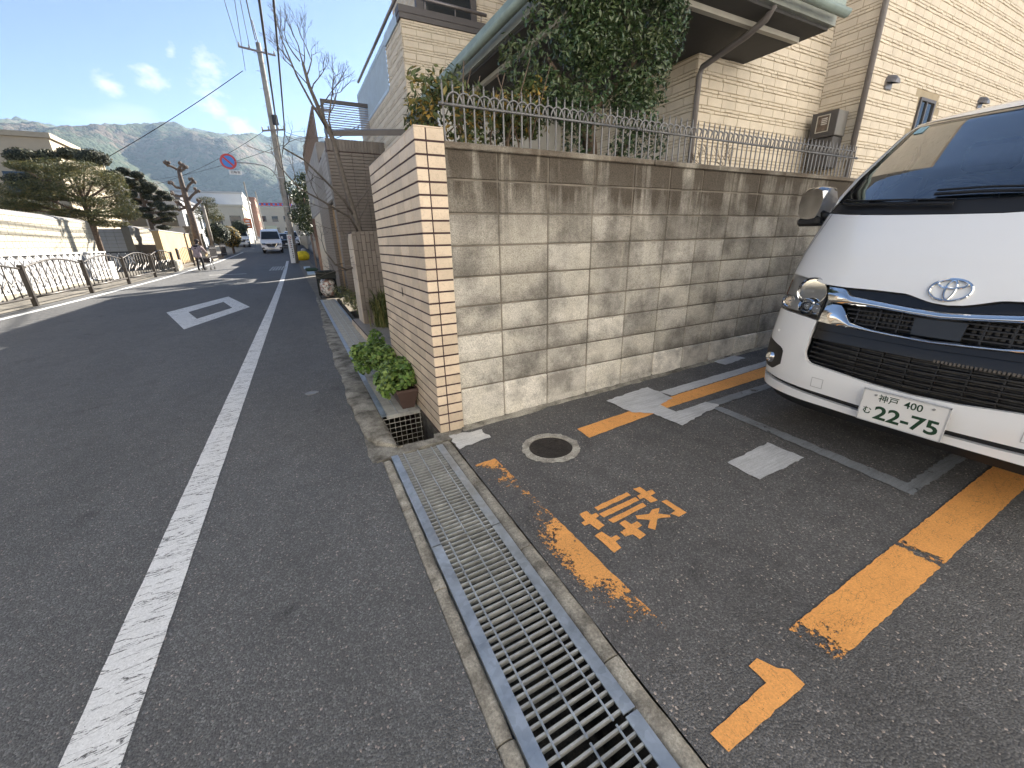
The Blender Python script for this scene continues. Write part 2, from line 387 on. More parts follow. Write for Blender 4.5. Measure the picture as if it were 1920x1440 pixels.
zR = lambda d: (lambda x, y: zr(y)+d)
# white edge line of the street, one long sheet with slightly frayed borders
m = MB(); vs = []; n = 0; y = -.6
while y < 33.2:
    vs += [(sh(-.828, y)+random.uniform(-.0016, .0016), y, zr(y)+.004), (sh(-.672, y)+random.uniform(-.0016, .0016), y, zr(y)+.004)]; n += 1; y += .06 if y < 4 else (.3 if y < 12 else 1.5)
m.add(vs, [(2*i, 2*i+1, 2*i+3, 2*i+2) for i in range(n-1)]); struct('road_edge_line', m, Pwhite)
m = MB(); yl = [y for y in range(6, 48)]
m.add([(xl(y)+.40+dx, y, zr(y)+.004) for y in yl for dx in (0, .16)], [(2*i, 2*i+1, 2*i+3, 2*i+2) for i in range(len(yl)-1)]); struct('road_edge_line', m, Pwhite)
D0 = [(-2.6, 11.5), (-1.70, 14.05), (-1.0, 11.3), (-1.83, 8.83)]; D1 = [(-2.165, 11.25), (-1.68, 12.8), (-1.36, 11.4), (-1.83, 10.05)]
m = MB(); q = [(x, y, zr(y)+.004) for x, y in D0+D1]; m.add(q, [(i, (i+1) % 4, 4+(i+1) % 4, 4+i) for i in range(4)]); struct('diamond_marking', m, Pwhite)
hb = [mark('hatch_bar', [(x, 24.9), (x+.07, 24.9), (x+.19, 28.0), (x+.12, 28.0)], Pfar, zR(.004), step=0) for x in (-1.0, -.87, -.74, -.61, -.48, -.35)]
mark('worn_marking', [(-2.6, 18.6), (-1.6, 18.5), (-1.6, 18.7), (-2.6, 18.75)], Pfar, zR(.004)); mark('worn_marking', [(-3.4, 23.6), (-1.9, 23.4), (-1.9, 23.65), (-3.4, 23.8)], Pfar, zR(.004))
# orange bay lines and the lettering on the lot
mark('bay_line', [(.812, 2.095), (.955, 2.095), (.975, .66), (.815, .66)], Pworn, zL(.004))
mark('bay_line', [(1.645, 2.145), (2.32, 2.17), (2.32, 2.03), (1.635, 1.99)], Porange, zL(.004)); mark('bay_line', [(2.44, 2.19), (4.6, 2.225), (4.6, 2.05), (2.44, 2.045)], Porange, zL(.004))
mark('bay_line', [(1.33, .485), (4.9, .50), (4.9, .345), (1.345, .338)], Pright, zL(.004), step=.02, amp=.0022)
mark('number_marking', [(1.092, .472), (1.14, .474), (1.163, .423), (1.192, .403), (1.187, .352), (.825, .354), (.821, .407), (1.089, .412)], Porange, zL(.004), step=.03, amp=.0025)
ST = [[(1.463,1.386),(1.509,1.382),(1.508,1.329),(1.547,1.328),(1.539,1.295),(1.5,1.292),(1.501,1.244),(1.456,1.248),(1.456,1.296),(1.429,1.298),(1.439,1.33),(1.467,1.328)],
 [(1.181,1.371),(1.415,1.381),(1.413,1.35),(1.181,1.34)], [(1.169,1.318),(1.422,1.325),(1.42,1.294),(1.172,1.283)], [(1.176,1.259),(1.421,1.27),(1.416,1.24),(1.183,1.228)],
 [(1.509,1.227),(1.543,1.224),(1.547,1.098),(1.489,1.095),(1.474,1.134),(1.51,1.137)],
 [(1.316,1.214),(1.381,1.186),(1.418,1.203),(1.46,1.194),(1.421,1.166),(1.462,1.129),(1.451,1.115),(1.391,1.14),(1.321,1.088),(1.302,1.116),(1.353,1.151),(1.303,1.189)],
 [(1.084,1.368),(1.13,1.369),(1.133,1.331),(1.162,1.332),(1.161,1.306),(1.133,1.301),(1.138,1.237),(1.09,1.226),(1.082,1.284),(1.051,1.284),(1.051,1.311),(1.077,1.314)],
 [(1.207,1.211),(1.247,1.215),(1.252,1.177),(1.292,1.177),(1.29,1.142),(1.253,1.138),(1.258,1.086),(1.212,1.078),(1.208,1.121),(1.167,1.127),(1.169,1.162),(1.207,1.165)],
 [(1.05,1.205),(1.095,1.21),(1.107,1.156),(1.14,1.157),(1.142,1.13),(1.109,1.127),(1.104,1.082),(1.055,1.074)]]
m = MB()
for s_ in ST: m.sheet(ragged(s_, .02, .0018), zL(.004))
o = m.build('character_marking', Porange); o['kind'] = 'structure'
# grey paint that covers old markings
G = [[(2.155,2.423),(2.663,2.463),(2.641,2.161),(2.448,2.116),(2.451,1.952),(2.787,1.953),(2.827,1.857),(2.296,1.767),(2.285,2.033),(2.164,2.131)]]
mark('cover_paint', G[0], Pgrey, zL(.008), amp=.008)
mark('cover_paint', [(2.124,1.287),(2.555,1.304),(2.549,1.081),(2.112,1.079)], Pgrey, zL(.006), amp=.007)
mark('cover_paint', [(3.752,2.705-.06),(4.1,2.64),(4.108,2.498),(3.744,2.47)], Pgrey, zL(.006), amp=.007)
mark('cover_paint', [(2.654,2.324),(4.6,2.314),(4.6,2.228),(2.678,2.20)], Pgrey, zL(.0065), amp=.005)
mark('cover_paint', [(2.787,1.953),(4.2,1.915),(4.2,1.85),(2.818,1.863)], Pgrey2, zL(.006), amp=.005)
mark('cover_paint', [(2.735,1.856),(2.808,1.83),(2.728,.66),(4.2,.665),(4.2,.595),(2.615,.60),(2.658,.99)], Pgrey2, zL(.0055), amp=.006)
mark('cement_patch', [(.80,2.56),(1.05,2.52),(1.05,2.37),(.95,2.36),(.80,2.33)], Plime, zL(.0075), amp=.012)
# manhole
mc = (1.335, 2.02); zc = zl(mc[0])
m = MB(); ring = [(mc[0]+(.195+random.uniform(-.008, .01))*math.cos(a*math.pi/30), mc[1]+(.195+random.uniform(-.008, .01))*math.sin(a*math.pi/30)) for a in range(60)]
inn = [(mc[0]+.146*math.cos(a*math.pi/30), mc[1]+.146*math.sin(a*math.pi/30)) for a in range(60)]
m.add([(x, y, zl(x)+.006) for x, y in ring]+[(x, y, zl(x)+.008) for x, y in inn]+[(x, y, zl(x)-.01) for x, y in inn], [(i, (i+1) % 60, 60+(i+1) % 60, 60+i) for i in range(60)]+[(60+i, 60+(i+1) % 60, 120+(i+1) % 60, 120+i) for i in range(60)])
Miron = mat('cast_iron', (.030, .025, .022), .6, .35, 14, .5, 60, .1, fine=.3)
mh = thing('manhole_cover', 'small round rusty iron manhole cover set in a ring of pale cement', 'manhole')
m.build('cement_ring', concrete('manhole_cement', (.58, .55, .48), (.30, .28, .24), 16, 1), mh)
m = MB(); m.lathe([(.143, -.012), (.143, .0045), (.136, .0065), (.128, .0045), (.1, .0045), (.001, .0045)], (mc[0], mc[1], zc), 48)
m.build('iron_lid', Miron, mh)
m = MB()
for i in range(-4, 5):
    for j in range(-4, 5):
        px, py = i*.028+(j % 2)*.014, j*.025
        if math.hypot(px, py) < .115: m.cbox(mc[0]+px-.009, mc[0]+px+.009, mc[1]+py-.007, mc[1]+py+.007, zc+.004, zc+.0075, .002)
m.box(mc[0]+.075, mc[0]+.10, mc[1]+.06, mc[1]+.075, zc+.002, zc+.009)
m.build('raised_studs', Miron, mh, kind='stuff')
base(mh, (mc[0], mc[1], zc))
m = MB(); m.lathe([(.055, -.01), (.055, .004), (.047, .006), (.044, .004), (.001, .004)], (-.03, 4.1, .001), 28); m.box(-.09, .03, 4.085, 4.115, .003, .0062)
tag(m.build('valve_cover', mat('valve_iron', (.22, .22, .21), .5, .2, 30, metal=.5)), 'small oval metal valve cover set flush in the asphalt beside the edge line', 'valve cover')
# ------------------------------------------------------------------ gratings
def galv(name, c, rough=.45, metal=.75):
    k = NT(name); n = k.noise(9, 5, .65); s_ = k.voro(45, out=1); sp = k.n.new('ShaderNodeSeparateColor'); k.l.new(s_, sp.inputs[0])
    q = k.mix(k.ramp(n, [(.35, 0), (.65, 1)]), tuple(x*.72 for x in c), c); q = k.mix(1, q, k.ramp(sp.outputs[0], [(0, .88), (1, 1.08)]), 'MULTIPLY')
    k.col(q).metal(metal).rough(k.ramp(n, [(.3, rough-.08), (.7, rough+.15)])); return k.m
Mframe = galv('galvanised_frame', (.50, .55, .60), .42); Mbar = galv('galvanised_bar', (.44, .45, .44), .6, .35)
barme = {}
def grate(y0, y1, x0, x1, pitch, label, parts=True, rods=(.14, .5, .86), fr=.045, sl=.02, group=None):
    sh = lambda x, y: x+sl*y
    t = thing('drain_grating', label, 'drain grating', group)
    z = .010
    for s0, s1 in ((x0, x0+fr), (x1-fr, x1)):
        m = MB(); zz0, zz1 = zr(y0), zr(y1)
        e = .0 if s0 == x0 else fr-.006
        vs = []
        for (xa, xb, za, zb) in ((s0, s1, z-.006, z), (s0+e, s0+e+.006, z-.05, z-.006)):
            o = len(m.v); m.add([(sh(xa, y0), y0+.002, za+zz0), (sh(xb, y0), y0+.002, za+zz0), (sh(xb, y1), y1-.002, za+zz1), (sh(xa, y1), y1-.002, za+zz1),
                   (sh(xa, y0), y0+.002, zb+zz0), (sh(xb, y0), y0+.002, zb+zz0), (sh(xb, y1), y1-.002, zb+zz1), (sh(xa, y1), y1-.002, zb+zz1)],
                  [(3,2,1,0),(4,5,6,7),(0,1,5,4),(1,2,6,5),(2,3,7,6),(3,0,4,7)])
        m.build('frame_bar', Mframe, t)
    n = int((y1-y0)/pitch)
    w = x1-x0-2*fr+.01
    if parts:
        key = round(w, 4)
        if key not in barme:
            b = MB(); b.add([(-w/2, -.0035, -.001), (w/2, -.0035, -.001), (w/2, .0035, -.001), (-w/2, .0035, -.001), (-w/2, .0005, -.027), (w/2, .0005, -.027), (w/2, .0045, -.027), (-w/2, .0045, -.027)],
                            [(0,1,2,3),(7,6,5,4),(0,4,5,1),(1,5,6,2),(2,6,7,3),(3,7,4,0)]); barme[key] = b.mesh('bar', Mbar)
        for i in range(n):
            y = y0+(i+.5)*(y1-y0)/n
            link('bar', barme[key], t, (sh((x0+x1)/2, y), y, z-.002+zr(y)+random.uniform(-.0008, .0008)), rot=(random.uniform(-.03, .03), 0, .02))
    else:
        b = MB()
        for i in range(n):
            y = y0+(i+.5)*(y1-y0)/n; xc = sh((x0+x1)/2, y); b.box(xc-w/2, xc+w/2, y-.0028, y+.0028, z-.024+zr(y), z-.001+zr(y))
        b.build('bars', Mbar, t, kind='stuff')
    for f in rods:
        m = MB(); xx = x0+fr+(x1-x0-2*fr)*f; m.tube([(sh(xx, y0+.004), y0+.004, z+zr(y0)-.001), (sh(xx, y1-.004), y1-.004, z+zr(y1)-.001)], .0038, 6); m.build('rod', Mframe, t)
    for yy_ in ((y0+.004, y1-.004) if not parts else ()):
        m = MB(); xc = sh((x0+x1)/2, yy_); m.box(xc-w/2, xc+w/2, yy_-.004, yy_+.004, z-.03+zr(yy_), z+zr(yy_)); m.build('end_bar', Mbar, t)
    base(t, (sh((x0+x1)/2, y0), y0, zr(y0)))
    return t
for (y0, y1), lb in zip(((1.512, 2.462), (.558, 1.508), (-.396, .554)), ('galvanised drain grating nearest the tiled pillar, farthest of three in the foreground row', 'galvanised drain grating in the middle of the foreground row beside the worn orange line', 'galvanised drain grating at the bottom edge of the picture, nearest of the row')):
    grate(y0, y1, .319, .671, .0297, lb, group='gratings over the foreground drain')
names = ['fine grating under the brown planter, nearest of the far row', 'fine grating just beyond the leafy planters, second of the far row', 'fine grating beside the tiled entrance step, third of the far row', 'fine grating at the far end of the entrance step, fourth of the far row', 'fine grating beside the narrow tiled gatepost, fifth of the far row', 'fine grating beyond the narrow gatepost, sixth of the far row', 'fine grating before the last one, seventh of the far row', 'fine grating touching the rubbish cage, last of the far row']
for i in range(8):
    y0 = 3.15+i*1.05; grate(y0, y0+1.045, .407, .763, .0125, names[i], False, (.33, .66), sl=.0107, group='gratings over the far drain')
# upright wire screen in the open pit
ws = thing('wire_screen', 'square mesh wire screen standing in the open drain pit beside the pillar foot', 'wire screen')
Mwire = galv('wire', (.55, .53, .48), .5, .5)
for i in range(8):
    x = .45+i*.0425; m = MB(); m.tube([(x, 3.128, -.005), (x, 3.11, -.36)], .0021, 6); m.build('wire', Mwire, ws)
for j in range(9):
    z = -.008-j*.0425; m = MB(); m.tube([(.442, 3.122+j*-.002, z), (.755, 3.122+j*-.002, z)], .0021, 6); m.build('wire', Mwire, ws)
base(ws, (.6, 3.12, -.36))
# ------------------------------------------------------------------ block wall
YW = 2.65
def block_mat(name, base_c, stain=1., pale=0.):
    k = NT(name); x, y, z = k.xyz()
    n = k.noise(5, 5, .65); g = k.noise(150, 3, .7); cloud = k.noise(2.4, 5, .6)
    q = k.mix(k.ramp(n, [(.36, 0), (.60, 1)]), tuple(c*.50 for c in base_c), base_c)
    q = k.mix(1, q, k.ramp(k.rand(), [(0, .62), (.5, .98), (1, 1.30)]), 'MULTIPLY')
    # bleached lime bloom in the middle courses
    q = k.mix(k.math('MULTIPLY', k.ramp(cloud, [(.46, 0), (.62, 1)]), .55+pale), q, (.68, .64, .55))
    # soot and lichen runs from the coping, dark at the top
    st = k.noise(3.2, 5, .62, stretch=(2.0, 1, .22)); st2 = k.noise(11, 4, .6, stretch=(2.2, 1, .12))
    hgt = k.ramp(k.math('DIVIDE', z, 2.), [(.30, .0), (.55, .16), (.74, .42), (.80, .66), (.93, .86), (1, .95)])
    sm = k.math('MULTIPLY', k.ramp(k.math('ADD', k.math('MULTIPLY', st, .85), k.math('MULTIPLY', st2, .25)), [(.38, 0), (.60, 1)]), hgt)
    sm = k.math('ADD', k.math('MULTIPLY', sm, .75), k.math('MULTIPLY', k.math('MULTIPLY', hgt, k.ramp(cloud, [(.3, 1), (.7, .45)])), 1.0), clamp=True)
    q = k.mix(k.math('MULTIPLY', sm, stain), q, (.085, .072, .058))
    # pale lime streak
    q = k.mix(k.math('MULTIPLY', k.ramp(k.noise(4, 4, .6, stretch=(2.4, 1, .12), off=(4.2, 0, 0)), [(.62, 0), (.70, 1)]), .28*stain), q, (.58, .53, .44))
    # grime gathered along the lower edge of every course
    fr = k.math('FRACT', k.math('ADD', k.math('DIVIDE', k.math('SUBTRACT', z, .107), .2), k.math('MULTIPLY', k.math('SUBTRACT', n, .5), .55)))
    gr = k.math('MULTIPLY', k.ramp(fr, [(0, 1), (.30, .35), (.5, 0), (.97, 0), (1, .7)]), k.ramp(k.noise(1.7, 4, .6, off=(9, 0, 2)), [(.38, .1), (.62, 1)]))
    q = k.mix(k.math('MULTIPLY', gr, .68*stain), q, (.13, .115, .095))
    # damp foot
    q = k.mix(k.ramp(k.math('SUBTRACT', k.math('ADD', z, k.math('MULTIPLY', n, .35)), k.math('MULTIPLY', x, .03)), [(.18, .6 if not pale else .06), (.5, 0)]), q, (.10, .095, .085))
    q = k.mix(1, q, k.ramp(g, [(.28, .48), (.5, 1), (.72, 1.35)]), 'MULTIPLY')
    k.col(q).rough(.93).spec(.2).bump(k.math('ADD', g, k.math('MULTIPLY', n, .5)), .7, .005); return k.m
Mblock = block_mat('concrete_block', (.53, .505, .455)); Mbase = block_mat('base_block', (.76, .72, .65), .35, .22)
Mjoint = mat('block_mortar', (.17, .15, .125), .95, .5, 5, .4, 90)
Mcope = block_mat('coping_cement', (.20, .165, .13), .6)
bw = thing('block_wall', 'weathered grey concrete block wall with dark runs along the parking lot', 'wall')
ZC = 1.307; X0w, X1w = .945, 7.9
m = MB(); m.box(X0w-.05, X1w, YW+.007, YW+.115, -.1, 1.872); m.build('mortar_core', Mjoint, bw)
rows = [ZC+.2*k for k in range(-5, 3)]                      # bottom joint of every course above the foot
cols = [X0w-.0]+[1.31+.398*i for i in range(0, 17)]
bme = {}
def piece(name, me_key, w, d, h, matr, parent, loc, b=.005, cache=bme, jit=0):
    key = (me_key, round(w, 3), round(h, 3), round(d, 3))
    if key not in cache: cache[key] = MB().cbox(0, w, 0, d, 0, h, b).mesh(name, matr)
    return link(name, cache[key], parent, loc, rot=(random.uniform(-jit, jit), 0, random.uniform(-jit, jit)) if jit else None)
for r_, z in enumerate(rows):
    h = .19 if r_ < 7 else 1.872-z
    if h < .02: continue
    for c in range(len(cols)-1):
        x0, x1 = cols[c]+.005, cols[c+1]-.005
        if x1 < X0w+.03: continue
        piece('block', 'b', x1-x0, .05, h, Mblock, bw, (x0, YW+random.uniform(-.0022, .0022), z+.005), .005)
for c in range(len(cols)-1):
    x0, x1 = cols[c]+.004, cols[c+1]-.004; piece('foot_block', 'f', x1-x0, .07, .524, Mbase, bw, (x0, YW-.009+random.uniform(-.003, .003), -.222), .008)
for i in range(4):
    x0 = X0w+.004+i*1.75; m = MB(); m.cbox(x0, x0+1.742, YW-.018, YW+.13, 1.873, 1.912, .006); m.build('coping', Mcope, bw)
base(bw, (X0w, YW, 0))
# ------------------------------------------------------------------ tiled pillar
def tile_mat(name, c, rough=.45):
    k = NT(name); n = k.noise(7, 4); w = k.noise(16, 5, .6, dist=1.6)
    q = k.mix(k.ramp(n, [(.3, 0), (.7, 1)]), tuple(x*.86 for x in c), c); q = k.mix(1, q, k.ramp(k.rand(), [(0, .84), (1, 1.09)]), 'MULTIPLY')
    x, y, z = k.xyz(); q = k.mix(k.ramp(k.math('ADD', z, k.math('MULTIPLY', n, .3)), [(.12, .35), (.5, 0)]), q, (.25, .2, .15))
    crack = k.ramp(k.math('ABSOLUTE', k.math('SUBTRACT', w, .5)), [(0, .8), (.02, 1)])
    k.col(k.mix(1, q, crack, 'MULTIPLY')).rough(rough).spec(.45).bump(k.math('ADD', k.math('MULTIPLY', w, 1.), k.noise(60, 3)), .45, .006); return k.m
Mtile = tile_mat('beige_tile', (.69, .565, .43)); Mgrout = mat('dark_grout', (.055, .032, .034), .9, .2)
PX0, PX1, PY1, PZ = .775, .948, 4.105, 1.975
pl = thing('tiled_pillar', 'beige tiled gate pillar with dark joints at the street end of the block wall', 'pillar')
m = MB(); m.box(PX0-.0055, PX1+.0, YW-.0175, PY1, -.36, PZ-.006); m.build('core', Mgrout, pl)
tcol = [2.638, 2.836, 3.02, 3.25, 3.485, 3.718, 3.92, 4.108]; pitch = 1.975/27
tcache = {}
for r_ in range(27):
    z = PZ-(r_+1)*pitch
    if z < -.02: continue
    for c in range(7):
        g = .0032
        piece('tile', 's', .016, tcol[c+1]-tcol[c]-2*g, pitch-.0115, Mtile, pl, (PX0-.008+random.uniform(-.0007, .0007), tcol[c]+g, z+.0058), .0012, tcache)
    for x0, x1 in ((PX0-.0075, .834), (.842, PX1+.001)):
        piece('tile', 'f', x1-x0, .016, pitch-.0115, Mtile, pl, (x0, YW-.012-.008+random.uniform(-.0007, .0007), z+.0058), .0012, tcache)
m = MB(); m.cbox(PX0-.0085, PX1+.0015, YW-.0205, PY1, PZ-.005, PZ+.004, .002); m.build('top_cap', Mtile, pl)
m = MB(); m.box(PX0-.012, PX0+.004, 3.34, 3.352, .93, 1.0); m.build('weep_slot', mat('slot_dark', (.015, .012, .012), .9), pl)
base(pl, (PX0, YW, 0))
# ------------------------------------------------------------------ iron fence on the wall
Mfence = mat('fence_steel', (.17, .17, .175), .5, .2, 8, metal=.3)
fe = thing('iron_fence', 'low grey steel fence of pointed bars and hooped arcs on the block wall', 'fence')
b = MB(); b.tube([(0, 0, 0), (0, 0, .325)], .0062, 7, False); b.lathe([(.0062, .325), (.001, .348)], n=7); barf = b.mesh('bar', Mfence, True)
b = MB(); R_ = .034*1.5; b.tube([(R_-R_*math.cos(t*math.pi/10), 0, math.sin(t*math.pi/10)*.062) for t in range(11)], .0058, 6); hoop = b.mesh('hoop', Mfence, True)
YF = YW+.07; nb = 72
for i in range(nb):
    x = .99+i*.0683; link('bar', barf, fe, (x, YF, 1.905+random.uniform(-.002, .002)), rot=(0, random.uniform(-.006, .006), 0))
    if i < nb-2: link('hoop', hoop, fe, (x+.02, YF-.012, 2.128))
for i in range(3):
    x0 = .96+i*1.65; m = MB(); m.tube([(x0, YF-.008, 2.125), (x0+1.64, YF-.008, 2.125)], .0085, 7); m.build('rail', Mfence, fe, True)
    for xx in (x0+.02, x0+1.6):
        m = MB(); m.ball((xx, YF-.012, 2.125), .013, 8, 6); m.build('clamp', Mfence, fe, True)
base(fe, (.99, YF, 1.91))
# ------------------------------------------------------------------ house
Msid = mat('siding_beige', (.65, .575, .465), .8, .08, 4, .35, 130, fine=.12, rnd=.05)
Mgap = mat('siding_joint', (.36, .30, .21), .9, .1)
Mgreen = mat('verdigris_metal', (.24, .30, .27), .5, .15, 6); Msoff = mat('dark_soffit', (.042, .041, .042), .7, .15, 4)
Mtrim = mat('pale_trim', (.42, .40, .35), .6, .08); Mdkgrey = mat('dark_grey_metal', (.085, .078, .08), .5, .1)
Mwhite = mat('white_wall', (.72, .71, .68), .8, .05); Mblue = mat('pale_blue_panel', (.42, .52, .62), .45, .08)
Mglass = NT('dark_glass').col((.02, .025, .03)).rough(.06).m
ho = thing('house', 'large two storey house clad in beige block siding behind the fence', 'house')
PER = .19; sidcache = {}; nsid = [0]
rough = MB(); extra = MB()
def siding(org, ud, nd, width, z0, z1, limit=None, holes=(), offs=.0):
    """courses of embossed siding on the plane through org along ud, facing nd"""
    ud = Vector(ud); nd = Vector(nd); rz = math.atan2(ud.y, ud.x)
    def put(u0, u1, za, zb, d, mb):
        p = [Vector(org)+ud*u+nd*e for u, e in ((u0, -.004), (u1, -.004), (u1, d), (u0, d))]
        bt = .003
        q = [Vector(org)+ud*u+nd*d for u in (u0+bt, u1-bt)]
        mb.add([(*p[0].xy, za), (*p[1].xy, za), (*p[1].xy, zb), (*p[0].xy, zb), (*q[0].xy, za+bt), (*q[1].xy, za+bt), (*q[1].xy, zb-bt), (*q[0].xy, zb-bt)],
               [(0, 1, 5, 4), (1, 2, 6, 5), (2, 3, 7, 6), (3, 0, 4, 7), (4, 5, 6, 7)])
    r_ = 0; z = z0
    while z < z1-.02:
        zt = min(z+.103, z1); u = -random.uniform(0, .29)
        while u < width:
            a_, b_ = max(u, 0)+.002, min(u+.29, width)-.002; u += .29
            if b_-a_ < .02: continue
            if any(b_ > h[0]-.01 and a_ < h[1]+.01 and zt > h[2] and z < h[3] for h in holes): continue
            if limit is not None and limit(a_, z) and nsid[0] < 300:
                w = b_-a_; key = (round(w, 2), round(zt-z, 3))
                if key not in sidcache:
                    bb = MB(); bt = .004; w_, h_ = w, zt-z
                    bb.add([(0, .004, 0), (w_, .004, 0), (w_, .004, h_), (0, .004, h_), (bt, -.008, bt), (w_-bt, -.008, bt), (w_-bt, -.008, h_-bt), (bt, -.008, h_-bt)], [(0, 1, 5, 4), (1, 2, 6, 5), (2, 3, 7, 6), (3, 0, 4, 7), (4, 5, 6, 7)])
                    sidcache[key] = bb.mesh('siding_block', Msid)
                p = Vector(org)+ud*a_
                link('siding_block', sidcache[key], ho, (p.x, p.y, z+.002), rot=(0, 0, rz)); nsid[0] += 1
            else: put(a_, b_, z+.002, zt-.002, .008, extra)
        for za, zb in ((z+.107, z+.146), (z+.149, z+.187)):
            if zb > z1: continue
            u = -random.uniform(0, .2)
            while u < width:
                l = random.uniform(.05, .16); a_, b_ = max(u, 0), min(u+l, width); u += l
                if b_-a_ < .01 or any(b_ > h[0] and a_ < h[1] and zb > h[2] and za < h[3] for h in holes): continue
                put(a_, b_, za+random.uniform(0, .004), zb-random.uniform(0, .005), random.uniform(.006, .017), rough)
        z += PER; r_ += 1
HX = (5.05, 7.92); YA, YC, YU = 4.36, 3.78, 9.09
# solid wall bodies (butted, never flush)
m = MB(); m.box(5.05, 7.93, YA, 8.9, .2, 9.0); m.box(7.925, 17.5, YC, 8.9, .2, 9.0); m.build('main_wall', Mgap, ho)
m = MB(); m.box(2.6, 4.35, YU, 10.4, .2, 5.24); m.box(2.6, 4.35, 10.401, 14.3, .2, 4.475); m.box(4.34, 12., 9.6, 16, .2, 9.0); m.build('wing_wall', Mgap, ho)
WIN = (9.74-7.93, 10.31-7.93, 2.55, 3.43)
siding((7.93, YC, 0), (1, 0, 0), (0, -1, 0), 9.5, 1.70+.02, 8.8, lambda u, z: u < 3.9 and 2.3 < z < 4.9, (WIN,))
siding((5.05, YA, 0), (1, 0, 0), (0, -1, 0), 2.88, 1.50-.04, 8.8, lambda u, z: 1.9 < z < 3.5)
siding((7.93, YA, 0), (0, -1, 0), (-1, 0, 0), .575, 1.70+.02, 8.8)
siding((5.05, 8.8, 0), (0, -1, 0), (-1, 0, 0), 4.44, 1.50-.04, 3.53)
siding((2.6, YU, 0), (1, 0, 0), (0, -1, 0), 1.76, 3.3, 5.24, lambda u, z: 3.5 < z)
siding((2.6, 14.3, 0), (0, -1, 0), (-1, 0, 0), 5.21, 2.7, 4.5); siding((2.6, 10.4, 0), (0, -1, 0), (-1, 0, 0), 1.3, 4.5, 5.24)
siding((4.36, 9.6, 0), (1, 0, 0), (0, -1, 0), 1.7, 3.7, 8.8); siding((4.34, 16, 0), (0, -1, 0), (-1, 0, 0), 6.4, 5.3, 8.8)
rough.build('rough_courses', Msid, ho, kind='stuff'); extra.build('siding_courses', Msid, ho, kind='stuff')
print('siding parts', nsid[0])
# small window, vents
w0, w1 = 9.74, 10.31
m = MB(); m.box(w0+.04, w1-.04, YC-.006, YC-.002, 2.60, 3.38); wn = m.build('window_glass', Mglass, ho)
m = MB()
for a_ in ((w0, w0+.045, YC-.03, YC, 2.55, 3.43), (w1-.045, w1, YC-.03, YC, 2.55, 3.43), (w0+.045, w1-.045, YC-.03, YC, 3.385, 3.43), (w0+.045, w1-.045, YC-.03, YC, 2.55, 2.595), (w0+.25, w0+.285, YC-.025, YC, 2.595, 3.385)): m.box(*a_)
m.build('window_frame', Mdkgrey, ho)
for vx, vz in ((8.57, 3.48), (12.14, 3.60)):
    m = MB(); n = 14; vs = []
    for i in range(n+1):
        a_ = math.pi*i/n; c_, s_ = math.cos(a_)*.098, math.sin(a_)*.105
        vs += [(vx+c_, YC-.012, vz+s_), (vx+c_*.98, YC-.10, vz+s_*.92-.02), (vx+c_*.75, YC-.135, vz+s_*.6-.03)]
    m.add(vs, [(i*3+k, i*3+k+1, i*3+k+4, i*3+k+3) for i in range(n) for k in range(2)]+[tuple(3*i+2 for i in range(n+1))]); m.lathe([(.1, 0), (.1, .012), (.09, .014)], (vx, YC-.016, vz), 20, 'y')
    m.box(vx-.097, vx+.097, YC-.03, YC-.012, vz-.085, vz)
    smoothmesh(m.build('vent_hood', mat('vent_grey', (.20, .19, .19), .4, .1, metal=.5), ho))
# downpipes
Mpipe = mat('downpipe', (.16, .145, .14), .45, .12)
m = MB(); m.tube([(7.86, 3.715, 1.9), (7.86, 3.715, 8.6)], .038, 12); m.build('downpipe', Mpipe, ho, True)
m = MB(); m.tube([(5.03, 4.29, 1.6), (5.03, 4.29, 3.27), (5.02, 4.25, 3.34), (4.93, 3.62, 3.42), (4.90, 3.40, 3.48), (4.89, 3.33, 3.56), (4.89, 3.30, 3.66)], .034, 12); m.build('downpipe', Mpipe, ho, True)
m = MB(); m.cbox(4.83, 4.96, 3.235, 3.36, 3.60, 3.70, .01); m.build('gutter_outlet', Mgreen, ho)
# porch roof
rx0, rx1, ry0, ry1, rz = 2.66, 5.97, 3.28, 9.08, 3.525
m = MB(); m.box(rx0+.05, rx1-.04, ry0+.05, ry1, rz, rz+.03); m.build('soffit', Msoff, ho)
m = MB(); m.box(rx0, rx1, ry0, ry1, rz+.031, rz+.15); pr = m.build('porch_roof', mat('fascia_grey', (.30, .32, .29), .6, .1), ho)
m = MB(); m.prism([(rx0-.05, ry0-.05), (rx1+.04, ry0-.05), (rx1+.04, YA), (5.04, YA), (5.04, ry1), (rx0-.05, ry1)], rz+.151, rz+.29); m.build('roof_edge', Mgreen, pr)
for i in range(5):
    x = 3.0+i*.62; m = MB(); m.box(x, x+.018, ry0-.056, ry0-.049, rz+.151, rz+.292); m.build('seam', Mgreen, pr)
def half_gutter(a_, b_, nrm, nm):
    a_, b_, nrm = Vector(a_), Vector(b_), Vector(nrm); m = MB(); vs = []
    for p in (a_, b_):
        for q in range(8):
            t = math.pi*q/7; vs.append(p+nrm*(.055-.055*math.cos(t))+Vector((0, 0, -.06*math.sin(t)-.02)))
        for q in range(7, -1, -1):
            t = math.pi*q/7; vs.append(p+nrm*(.055-.047*math.cos(t))+Vector((0, 0, -.052*math.sin(t)-.02)))
    m.add(vs, [(i, (i+1) % 16, 16+(i+1) % 16, 16+i) for i in range(16)]+[tuple(range(15, -1, -1)), tuple(range(16, 32))]); return m.build(nm, Mgreen, ho, True)
half_gutter((rx0-.055, ry0-.05, rz+.14), (rx0-.055, ry1, rz+.14), (-1, 0, 0), 'gutter'); half_gutter((rx0-.05, ry0-.055, rz+.14), (rx1-.03, ry0-.055, rz+.14), (0, -1, 0), 'gutter')
